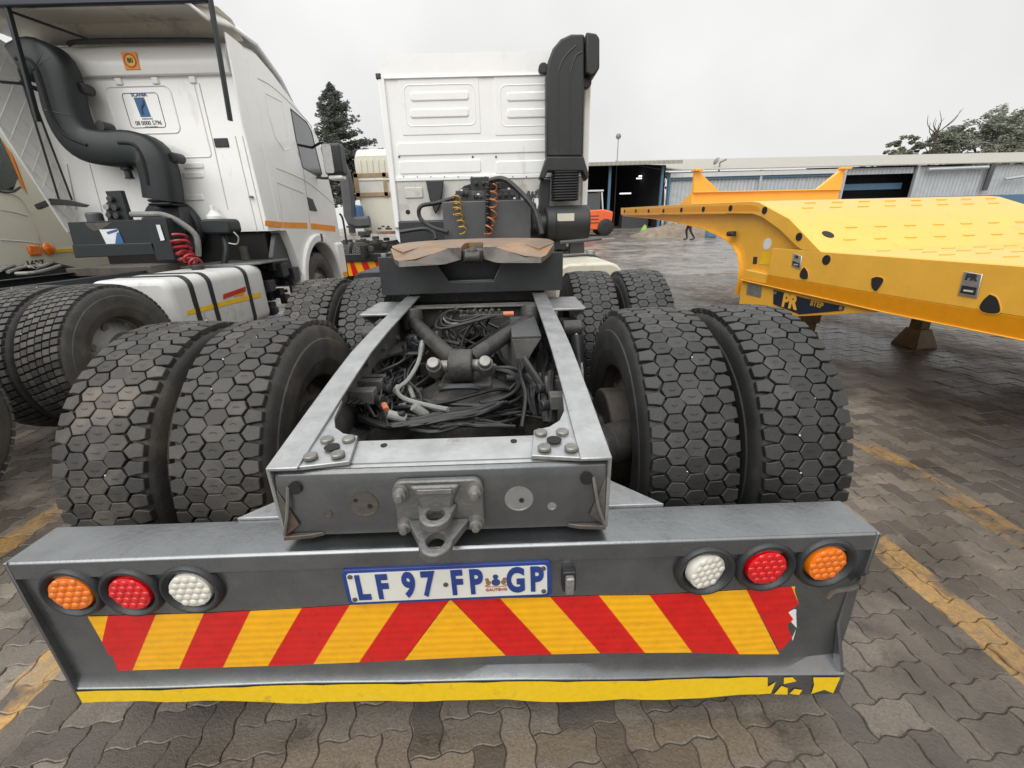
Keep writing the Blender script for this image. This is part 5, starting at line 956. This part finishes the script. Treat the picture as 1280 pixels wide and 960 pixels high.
b = MB(); coil(b, at_y(222, 295, 3.2), at_y(236, 328, 3.15), .075, 4.5, .014); b.build('red_air_coil', 'coilr', lt); b = MB(); coil(b, at_y(228, 318, 3.1), at_y(250, 332, 3.05), .05, 3, .014); b.build('red_air_coil', 'coilr', lt)
b = MB(); c = at_y(277, 283, 3.7); b.loft([[(c.x+x, 3.7+y, c.z+z) for x, z in rrect(-.16, .16, -.08, .08, .05)] for y in (-.12, .12)]); b.build('cab_tilt_latch', 'snork2', lt, .02); MB().tube([at_y(278, 292, 3.7), at_y(283, 310, 3.65), at_y(280, 332, 3.6)], .035, 10, 3).build('latch_stay', 'snork2', lt); MB().tube([at_y(292, 290, 3.6), at_y(298, 297, 3.6), at_y(296, 305, 3.6), at_y(286, 304, 3.6)], .008, 6, 5).build('bleed_pipe', 'alum', lt)
b = MB().box(-4.9, -2.85, 4.14, 5.9, .7, 1.38); b.build('engine_bay', 'hole', lt); c = at_x(335, 320, -2.75)
MB().prism([(-2.74, 4.2, 1.33), (-2.74, 4.5, 1.33), (-2.74, 4.62, 1.0), (-2.74, 4.5, .7), (-2.74, 4.1, .8), (-2.74, 4.0, 1.05)], (-.06, 0, 0)).build('inner_arch', 'greyplastic', lt, .01)
q = at_y(309, 316, 4.05); MB().cyl((q.x, 4.0, q.z-.08), (q.x, 4.0, q.z+.08), .05, 14).build('suspension_bellow', 'ironedge', lt)
b = MB().prism([(LX+.45, 3.3, 1.0), (-2.66, 3.55, 1.0), (-2.66, 4.22, 1.0), (LX+.45, 4.22, 1.0)], (0, 0, .02)); b.build('catwalk', 'deckplate', lt, .003)
b = MB().box(LX-.4, LX+.45, 2.9, 3.4, .98, 1.06); b.build('catwalk_base', 'ironedge', lt, .004)
b = MB(); rv = random.Random(4)
for k in range(30): x, y, z, s_ = rv.uniform(-2.95, -2.68), rv.uniform(3.66, 4.4), rv.uniform(.4, .95), rv.uniform(.02, .09); b.box(x-s_, x+s_*.6, y-s_, y+s_, z-s_, z+s_)
b.build('battery_and_valves', 'black', lt, .006)
# fuel tank
b = MB(); b.loft([[(x, y, z) for x, z in rrect(-3.4, -2.70, .36, 1.0, .1, 5)] for y in (2.12, 3.62)]); tk = b.build('fuel_tank', 'tank', lt, .05, seg=3, label='grimy white fuel tank with dark straps')
for px in (242, 266, 313):
    y = at_x(px, 372, -2.70).y; b = MB(); b.loft([[(x, yy, z) for x, z in rrect(-3.408, -2.692, .352, 1.008, .105, 5)] for yy in (y-.028, y+.028)]); b.build('tank_strap', 'snork2', tk)
for x0, y0, x1, y1, m in ((234, 391, 326, 368, 'stickyel'), (279, 371, 307, 361, 'stickred'), (292, 368, 305, 366, 'stickorange')):
    q = [at_x(x0, y0-3, -2.698), at_x(x1, y1-3, -2.698), at_x(x1, y1+3, -2.698), at_x(x0, y0+3, -2.698)]; MB().prism(q, (.002 if m == 'stickyel' else .003, 0, 0)).build('reflective_strip', m, tk)
MB().cyl((-3.05, 3.05, 1.0), (-3.05, 3.05, 1.05), .06, 18).build('tank_cap', 'black', tk, .008)
for y in (.15, 1.5): pass

# ================================================================== CREAM TRUCK, far left
ct = thing('truck', 'cream truck cab at the left edge with an amber side indicator', 'truck', (-6.8, 4.2, 0))
b = MB(); prof = [(2.9, 1.02), (2.9, 2.9), (3.1, 3.0), (4.5, 3.0), (4.75, 2.7), (5.0, 1.9), (5.05, .9), (4.9, .6), (4.55, .6), (4.4, .95), (4.1, 1.05)]
rings = [[(x, y-(k if y > 4.6 else -k), z-(k if z > 2.6 else 0)) for y, z in prof] for x, k in ((-8.0, .06), (-7.94, 0), (-5.66, 0), (-5.6, .06))]
b.loft(rings); cc = b.build('cab', 'cream', ct, 0, 40)
def cs(pts, d=0): return [at_x(x, y, -5.6)+Vector((d, 0, 0)) for x, y in pts]
MB().prism(cs([(-60, 130), (0, 172), (22, 222), (16, 238), (-60, 238)]), (.006, 0, 0)).build('window', 'glass', cc)
for pts, m in (([(2, 175), (12, 190), (32, 240), (26, 232), (15, 205)], 'stickorange'), ([(12, 188), (20, 205), (34, 244), (28, 232)], 'stickred')): MB().prism(cs(pts, .007), (.003, 0, 0)).build('window_sticker', m, cc)
for pts in ([(0, 240), (22, 246), (38, 268), (50, 303)], [(0, 262), (20, 266), (34, 270)], [(0, 300), (30, 302), (50, 305)]): MB().tube(cs(pts), .008, 5, 4).build('panel_seam', 'shadowwhite', cc)
MB().tube(cs([(-5, 240), (10, 240), (20, 234)], .05), .012, 6, 4).build('mirror_arm', 'black', cc)
q = cs([(59, 311)], 0)[0]; MB().sphere((q.x+.02, q.y, q.z), .075, 12, .6, 1, 1.1).build('indicator_lamp', 'lamber', ct); q = cs([(42, 313)])[0]; MB().box(q.x-.02, q.x+.03, q.y-.07, q.y+.07, q.z-.06, q.z+.06).build('marker_lamp', 'lamber', ct, .015)
q = cs([(44, 330)], .004)[0]; text('1627', .11, 'ink', ct, q, (0, 1, 0), (0, 0, 1), .002, 1, .002); MB().box(-7.9, -5.7, 2.9, 5.0, .55, 1.0).build('bumper', 'black', ct, .03); q = cs([(75, 321)])[0]
MB().box(-5.66, -5.58, 4.2, 5.0, 1.17, 1.21).build('yellow_strip', 'stickyel', ct)
for y in (3.1, 1.2):
    for x, s in ((-5.8, 1), (-7.8, -1)): wheel(ct, x, y+1.2, s, TYR, WHG)
b = MB().box(-7.2, -6.4, -1.5, 3.0, .75, 1.0); b.build('chassis', 'black', ct, .01)

# ================================================================== FAR TRUCK between the two cabs
f_ = thing('truck', 'dirty white truck standing farther ahead, with a brown taped patch on its cab back', 'truck', (-2.65, 10, 0))
b = MB(); b.loft([[(x, y, z) for x, z in rrect(-3.85, -1.4, 1.2, zt, .12)] for y, zt in ((11.5, 3.2), (11.7, 3.38), (13.2, 3.35), (13.6, 2.4), (13.65, 1.2))]); fc = b.build('cab', 'cream', f_)
for k in range(14): x = -3.7+.16*k; MB().box(x-.02, x+.02, 11.47, 11.51, 2.72, 3.1).build('wall_rib', 'cream', fc, .008)
MB().box(-3.8, -1.45, 11.45, 11.51, 2.58, 2.63).build('wall_ledge', 'cream', fc, .01)
a, c = at_y(444, 219, 11.46), at_y(486, 243, 11.46); pa = MB().box(a.x, c.x, 11.47, 11.5, c.z, a.z).build('repair_patch', 'shadowwhite', fc); b = MB()
for q in ((a.x-.05, c.x+.05, a.z-.06, a.z+.04), (a.x-.05, c.x+.05, c.z-.04, c.z+.06), (a.x-.06, a.x+.06, c.z-.12, a.z+.05), (c.x-.12, c.x-.02, c.z-.06, a.z+.05)): b.box(q[0], q[1], 11.455, 11.47, q[2], q[3])
b.build('brown_tape', 'tape_brown', pa)
b = MB().sweep([at_y(*p) for p in ((425, 205, 11), (432, 222, 11), (436, 250, 11), (440, 276, 11), (462, 277, 11))], .3, .25, (0, 1, 0), 3, .5); b.build('air_intake_snorkel', 'greyplastic', f_)
MB().box(-4.1, -3.75, 11.0, 11.4, 1.35, 1.95).build('blue_tank', 'stickblue', f_, .05)
for sx in (-.42, .42): MB().box(-2.65+sx-.05, -2.65+sx+.05, 8.6, 13, .72, 1.0).build('frame_rail', 'black', f_, .01)
b = MB(); b.loft([[(x, y, z) for x, y in [(-2.65+.5*math.cos(R(a)), 10.3+.5*math.sin(R(a))) for a in range(0, 360, 20)]] for z in (1.2, 1.27)]); b.build('fifth_wheel', 'rust', f_)
b = MB(); rv = random.Random(8)
for k in range(40): x, y, z, s_ = rv.uniform(-3.8, -2.4), rv.uniform(9.2, 11.4), rv.uniform(.8, 1.4), rv.uniform(.03, .1); MB().box(x-s_, x+s_, y-s_, y+s_, z-s_*.6, z+s_*.6).build('chassis_fitting', 'iron', f_, .006)
for y in (9.6, 10.95):
    for x, s in ((-3.72, -1), (-3.37, 1), (-1.93, -1), (-1.58, 1)): wheel(f_, x, y, s, TYR)
a, c = at_y(432, 319, 8.9), at_y(466, 344, 8.9); cb = MB().box(a.x, -1.6, 8.9, 8.95, c.z, a.z).build('chevron_board', 'yellowtape', f_)
for k in range(7): x = a.x+.1+.32*k; MB().prism([(x, 8.898, c.z+.005), (x+.15, 8.898, c.z+.005), (x+.02, 8.898, a.z-.005), (x-.13, 8.898, a.z-.005)] if k > 0 else [(x, 8.898, c.z+.005), (x+.15, 8.898, c.z+.005), (x+.02, 8.898, a.z-.005), (x-.05, 8.898, a.z-.005)], (0, -.004, 0)).build('red_stripe', 'redtape', cb)
for px in (453, 463): q = at_y(px, 311, 8.85); MB().cyl((q.x, 8.9, q.z), (q.x, 8.84, q.z), .07, 14).build('tail_lamp', 'ironedge', f_, .008)
MB().box(-3.85, -1.5, 8.85, 8.95, .62, .80).build('lamp_bar', 'black', f_, .02)

# ================================================================== SHEDS
def corr(b, x0, x1, y, zf0, zf1, pitch=.2, d=.03):
    n = int((x1-x0)/pitch*4); lo = []; hi = []
    for k in range(n+1): x = x0+(x1-x0)*k/n; yy = y+d*math.sin(2*PI*k/4); lo.append((x, yy, zf0(x))); hi.append((x, yy, zf1(x)))
    b.add(lo+hi, [(k, k+1, n+2+k, n+1+k) for k in range(n)])
gzz = .72
sh = thing('workshop_shed', 'open fronted workshop with dark interior and light roof behind the forklift', 'building', (9, 34, gzz))
SX0, SX1 = -6, 12.6
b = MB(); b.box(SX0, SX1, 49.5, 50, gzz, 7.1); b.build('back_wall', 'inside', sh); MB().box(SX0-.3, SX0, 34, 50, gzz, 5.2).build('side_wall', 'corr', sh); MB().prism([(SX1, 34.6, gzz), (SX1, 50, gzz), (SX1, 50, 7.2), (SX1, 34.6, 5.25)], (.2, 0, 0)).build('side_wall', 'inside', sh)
b = MB(); b.loft([[(x, y, z), (x, y, z+.06)] for x, y, z in ()]) if 0 else None
b = MB().prism([(SX0-.5, 33.2, 5.25), (SX1+.9, 33.2, 5.25), (SX1+.9, 50, 7.3), (SX0-.5, 50, 7.3)], (0, 0, .08)); b.build('roof', 'roof', sh)
b = MB(); corr(b, SX0-.5, SX1+.9, 33.18, lambda x: 5.18, lambda x: 5.42, .35, .03); b.build('roof_edge', 'roof', sh)
for x in (8.35, 12.35): MB().box(x-.09, x+.09, 33.9, 34.1, gzz, 5.2).build('blue_post', 'blue', sh)
MB().box(SX0, SX1, 33.9, 49.5, gzz-.5, gzz+.02).build('floor_slab', 'slab', sh)
for px, py in ((806, 219), (803, 222), (782, 241)): q = at_y(px, py, 40); MB().box(q.x-.5, q.x+.5, 40, 40.15, q.z-.1, q.z).build('tube_lamp', 'lampw', sh)
b = MB(); b.box(10.0, 12.2, 36, 37, gzz, 1.8); b.box(7.5, 9, 38, 39, gzz, 2.2); b.build('work_bench', 'greyplastic', sh)
ws = thing('warehouse', 'long low corrugated warehouse with blue trim across the background', 'building', (26, 34, gzz))
WX0, WX1 = 12.85, 62
wt = lambda x: 4.72-.004*(x-12.85); 
b = MB(); corr(b, WX0, 26.5, 34.3, lambda x: gzz, wt, .3, .04); corr(b, 32.0, WX1, 34.3, lambda x: gzz, wt, .3, .04); corr(b, 26.5, 32, 34.3, lambda x: 4.2, wt, .3, .04); b.build('front_wall', 'corr', ws, 0, 80)
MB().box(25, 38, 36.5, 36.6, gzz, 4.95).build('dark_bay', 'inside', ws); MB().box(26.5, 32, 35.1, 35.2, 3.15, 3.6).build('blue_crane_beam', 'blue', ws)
b = MB().prism([(WX0-.3, 33.9, 4.78), (WX1, 33.9, 4.65), (WX1, 50, 7.15), (WX0-.3, 50, 7.4)], (0, 0, .07)); b.build('roof', 'roof', ws)
MB().box(WX0, 26.4, 34.1, 34.2, 4.15, 4.3).build('blue_rail', 'blue', ws); MB().box(13.0, 26.4, 34.0, 34.2, 4.32, 4.62).build('translucent_strip', 'tank', ws)
for x in (13.0, 20, 26.5, 32.1): MB().box(x-.08, x+.08, 34.05, 34.25, gzz, 4.7).build('wall_post', 'blue' if x < 14 else 'corr', ws)
MB().prism([at_y(1240, 205, 33.9), at_y(1246, 205, 33.9), at_y(1234, 238, 33.9), at_y(1229, 238, 33.9)], (0, .15, 0)).build('raking_post', 'greyplastic', ws)
MB().tube([at_y(1160, 212, 33.9), at_y(1235, 209, 33.9)], .12, 8).build('gutter_pipe', 'corr', ws); MB().tube([at_y(1256, 224, 33.8), at_y(1290, 219, 33.8)], .1, 8).build('awning_rail', 'corr', ws)
q0, q1 = at_y(1060, 243, 30), at_y(1285, 236, 30)
bl = MB().box(q0.x-4, 44, 29.8, 30, gz(30), q0.z-.3).build('boundary_fence', 'blue'); tag(bl, 'low blue sheet wall behind the yellow trailer', 'wall')
b = MB(); q = at_y(900, 203, 36); b.lathe([(0, .3), (.07, .25), (.12, .15), (.14, .0001)], q+Vector((-.3, 0, .1)), (-.9, -.2, .45), 18); b.cyl(q, q+Vector((0, 0, -.8)), .06, 8); b.cyl(q, q+Vector((.4, -.2, .2)), .07, 8); dish = b.build('satellite_dish', 'hosegrey'); tag(dish, 'small dish aerial on the warehouse roof', 'dish aerial')
lp = thing('lamp_post', 'thin pole with a round lamp head above the workshop roof', 'lamp post', (10.5, 41, .9)); q = at_y(773, 172, 41); MB().tube([(q.x, 41, .9), (q.x, 41, q.z)], .06, 8, 0, .035).build('pole', 'hosegrey', lp); MB().sphere((q.x, 41, q.z+.1), .24, 12).build('lamp_head', 'hosegrey', lp)

# forklift
FY_ = 28.0; fz0 = gz(FY_)
fk = thing('forklift', 'orange forklift standing outside the workshop', 'forklift', (5.6, FY_, fz0))
b = MB().prism([(4.2, FY_-.9, fz0+.35), (6.55, FY_-.9, fz0+.35), (7.05, FY_-.9, fz0+.6), (7.1, FY_-.9, fz0+1.4), (6.5, FY_-.9, fz0+1.55), (4.2, FY_-.9, fz0+1.5)], (0, 1.8, 0)); b.build('body', 'florange', fk, .08, seg=3)
b = MB(); 
for x in (5.0, 6.35):
    for y in (-.75, .75): b.tube([(x+(.12 if x > 6 else 0), FY_+y, fz0+1.5), (x, FY_+y, fz0+2.6)], .05, 8)
b.box(4.9, 6.45, FY_-.85, FY_+.85, fz0+2.58, fz0+2.68); b.build('overhead_guard', 'tank', fk, .02)
MB().box(5.1, 6.0, FY_-.4, FY_+.4, fz0+1.5, fz0+2.2).build('seat', 'black', fk, .05); MB().box(5.05, 6.3, FY_-.7, FY_+.7, fz0+1.52, fz0+2.5).build('cab_glass', 'glass', fk)
for x, r in ((6.65, .5), (4.5, .55)):
    for y in (-.85, .85): MB().lathe([(-.16, .15), (-.16, r*.8), (-.12, r), (.12, r), (.16, r*.8), (.16, .15)], (x, FY_+y, fz0+r), (0, 1, 0), 24, True).build('tyre', 'rubber', fk)
MB().box(3.9, 4.1, FY_-.6, FY_+.6, fz0+.1, fz0+3.4).build('mast', 'black', fk, .02)
for k in range(3): MB().box(5.6, 6.2, FY_-.915, FY_-.9, fz0+1.15-.2*k, fz0+1.2-.2*k).build('vent_slot', 'black', fk)
# rubble, barrel, curb
def mound(name, c, rx, ry, h, label, cat, m='dirt'):
    b = MB(); rings = []
    for i in range(7):
        t = i/6; rings.append([(c[0]+rx*(1-t)*math.cos(a)*(1+.25*noise.noise(Vector((math.cos(a)*2, math.sin(a)*2, t*3)))), c[1]+ry*(1-t)*math.sin(a), c[2]-.1+h*math.sin(t*PI/2)*(1+.2*noise.noise(Vector((a, t*4, 1))))) for a in [2*PI*k/20 for k in range(20)]])
    b.loft(rings); o = b.build(name, m); tag(o, label, cat)
mound('rubble_heap', (10.6, 26, gz(26)), 2.8, 1.2, .75, 'brown heap of rubble beyond the gooseneck', 'rubble'); q = at_y(806, 281, 29); mound('green_bag', (q.x, 29, gz(29)), .35, .3, .6, 'small green bag at the workshop floor edge', 'bag', 'green')
q = at_y(888, 297, 24); b = MB(); b.lathe([(0, .0001), (0, .3), (.3, .31), (.32, .3), (.6, .31), (.62, .3), (.9, .3), (.9, .0001)], (q.x, 24, gz(24)), (0, 0, 1), 20); o = b.build('blue_drum', 'blue'); tag(o, 'blue drum standing beside the rubble heap', 'drum')

# ================================================================== PERSON (walking, bent forward, behind the gooseneck)
def person(loc, rz):
    root = thing('person', 'person in dark overalls and boots bending forward beyond the gooseneck', 'person', loc, rz); V = {}; E_ = []
    J = dict(pel=(0, 0, .93, .15), spn=(0, .12, 1.15, .14), chs=(0, .26, 1.33, .16), nek=(0, .36, 1.45, .06), hed=(0, .43, 1.56, .1), top=(0, .46, 1.68, .085))
    for s, n in ((-1, 'l'), (1, 'r')):
        J['hip'+n] = (s*.1, 0, .88, .1); J['kne'+n] = (s*.11, .1*s+.05, .48, .065); J['ank'+n] = (s*.11, -.12+.18*s, .09, .045); J['toe'+n] = (s*.12, .1+.16*s, .045, .04)
        J['sho'+n] = (s*.19, .27, 1.36, .07); J['elb'+n] = (s*.25, .36, 1.1, .05); J['wri'+n] = (s*.2, .52, .92, .035); J['han'+n] = (s*.19, .58, .85, .04)
    E_ = [('pel', 'spn'), ('spn', 'chs'), ('chs', 'nek'), ('nek', 'hed'), ('hed', 'top')]
    for n in 'lr': E_ += [('pel', 'hip'+n), ('hip'+n, 'kne'+n), ('kne'+n, 'ank'+n), ('ank'+n, 'toe'+n), ('chs', 'sho'+n), ('sho'+n, 'elb'+n), ('elb'+n, 'wri'+n), ('wri'+n, 'han'+n)]
    ks = list(J); me = bpy.data.meshes.new('body'); me.from_pydata([J[k][:3] for k in ks], [(ks.index(a), ks.index(c)) for a, c in E_], []); o = bpy.data.objects.new('body', me); col.objects.link(o); o.parent = root
    o.modifiers.new('skin', 'SKIN'); 
    if not me.skin_vertices: 
        bm = bmesh.new(); bm.from_mesh(me); bm.verts.layers.skin.verify(); bm.to_mesh(me); bm.free()
    for i, k in enumerate(ks): me.skin_vertices[0].data[i].radius = (J[k][3], J[k][3]); me.skin_vertices[0].data[i].use_root = (k == 'pel')
    sb = o.modifiers.new('sub', 'SUBSURF'); sb.levels = sb.render_levels = 2; me.materials.append(M['cloth'])
    b = MB(); Mx = frame_of(root); b.sphere(Mx @ Vector((0, .455, 1.6)), .1, 12, .9, 1, 1.15); b.build('head', 'skin', root)
    b = MB(); b.sphere(Mx @ Vector((0, .43, 1.65)), .105, 12, .95, 1, .9); b.build('cap', 'cloth', root)
pz = at_z(860, 303, .19); person((pz.x, pz.y, gz(pz.y)), R(70))

# ================================================================== TREES
def leaves(b, c, r, n, size, rg_, flat=1):
    for _ in range(n):
        d = Vector((rg_.gauss(0, 1), rg_.gauss(0, 1), rg_.gauss(0, 1))).normalized()*r*rg_.random()**.45; d.z *= flat; p = c+d
        x, y = basis((rg_.gauss(0, 1), rg_.gauss(0, 1), rg_.gauss(0, .6)+.3)); s_ = size*rg_.uniform(.6, 1.4); b.add([p-x*s_, p+y*s_*.45, p+x*s_, p-y*s_*.45], [(0, 1, 2, 3)])
def raw(b, name, m, parent):
    me = bpy.data.meshes.new(name); inv = frame_of(parent).inverted(); me.from_pydata([tuple(inv @ p) for p in b.v], [], b.f); me.materials.append(M[m]); o = bpy.data.objects.new(name, me); col.objects.link(o); o.parent = parent; return o
rg_ = random.Random(21)
tx = at_y(418, 140, 45); ct_ = thing('conifer_tree', 'dark spreading conifer behind the left truck cab', 'tree', (tx.x, 45, .9)); H0 = 14.0
tr = MB().tube([(tx.x, 45, .8), (tx.x+.1, 45, 6), (tx.x-.2, 45, 13)], .35, 10, 4, .05); b = MB()
for k in range(150):
    e = k/149; z = 3.5+(H0-4.0)*e**.9+rg_.uniform(-.25, .25); L_ = max(.1, .66*(H0-.1-z))*rg_.uniform(.45, 1.1)+.12; a = rg_.uniform(0, 2*PI); d = Vector((math.cos(a), math.sin(a), 0)); n_ = Vector((-d.y, d.x, 0)); p0 = Vector((tx.x, 45, z)); pts = [p0, p0+d*L_*.5+Vector((0, 0, .14*L_)), p0+d*L_+Vector((0, 0, .16*L_))]; tr.tube(pts, .06, 5, 3, .012)
    for i in range(int(10+L_*16)):
        t = rg_.uniform(.15, 1.03); w_ = (.12+.42*(1-abs(t-.6)))*min(1, L_*.5); c = p0+d*L_*t+n_*rg_.uniform(-w_, w_)+Vector((0, 0, .15*L_*t+rg_.uniform(-.2, .22))); leaves(b, c, .18, 6, .1, rg_, .6)
tr.build('trunk', 'bark', ct_); raw(b, 'crown', 'leafdark', ct_)
def gum(name, px, Y, base, top, rad, label, m, nl=26, dens=90, lean=0):
    c = at_y(px, 190, Y); zt = at_y(px, top, Y).z; root = thing(name, label, 'tree', (c.x, Y, .9), 0, 'trees beyond the warehouse'); tr = MB(); b = MB(); h = zt-.9
    tr.tube([(c.x, Y, .9), (c.x+.2, Y, .9+h*.35), (c.x+lean*.4, Y, .9+h*.6)], .3, 8, 3, .15)
    for k in range(nl):
        a = rg_.uniform(0, 2*PI); e = rg_.uniform(0, 1); z = .9+h*(.42+.53*e); rr = rad*(1-.55*abs(e-.35)**1.2)*rg_.uniform(.35, 1); q = Vector((c.x+lean*e+rr*math.cos(a), Y+rr*.7*math.sin(a), z))
        tr.tube([(c.x+lean*.2, Y, .9+h*.35), ((c.x+q.x)/2, (Y+q.y)/2, (z+.9+h*.4)/2), q], .1, 5, 3, .02); cr_ = rad*rg_.uniform(.16, .34)
        for i in range(9): leaves(b, q+Vector((rg_.gauss(0, cr_*.75), rg_.gauss(0, cr_*.6), rg_.gauss(0, cr_*.5))), cr_*.5, dens, .15, rg_, .7)
    tr.build('trunk', 'bark', root); raw(b, 'crown', m, root)
gum('gum_tree', 1236, 60, 190, 140, 5.6, 'tallest grey-green tree behind the right end of the warehouse', 'leaf', 46, 60, 2.5)
gum('gum_tree', 1188, 61, 190, 158, 3.2, 'middle tree left of the tallest tree above the warehouse roof', 'leaf', 20, 80)
gum('shrub_tree', 1136, 60, 190, 168, 2.6, 'rounded bushy tree above the warehouse roof beside the bare branches', 'leaf2', 20, 90)
gum('shrub_tree', 1104, 60, 190, 188, 2.0, 'lowest bush peeking over the warehouse roof', 'leaf2', 10, 60)
gum('gum_tree', 1290, 63, 190, 178, 4.5, 'low tree at the right edge above the warehouse roof', 'leaf', 18, 80)
gum('shrub_tree', 832, 58, 200, 195, 1.3, 'tiny dark treetop peeking over the workshop roof', 'leafdark', 8, 60)
c = at_y(1165, 190, 59); dt = thing('bare_tree', 'leafless grey branches between the trees above the warehouse roof', 'tree', (c.x, 59, .9)); b = MB(); zt = at_y(1165, 146, 59).z; b.tube([(c.x, 59, .9), (c.x+.1, 59, 8), (c.x-.3, 59, zt-1.5)], .22, 7, 4, .07)
for k in range(16): a = rg_.uniform(-1.2, 1.2); z = rg_.uniform(8, zt-1.5); l_ = rg_.uniform(1, 2.8); b.tube([(c.x, 59, z), (c.x+math.sin(a)*l_*.6, 59+rg_.uniform(-.5, .5), z+l_*.5), (c.x+math.sin(a)*l_, 59, z+l_)], .07, 5, 3, .015)
b.build('trunk', 'bark', dt)
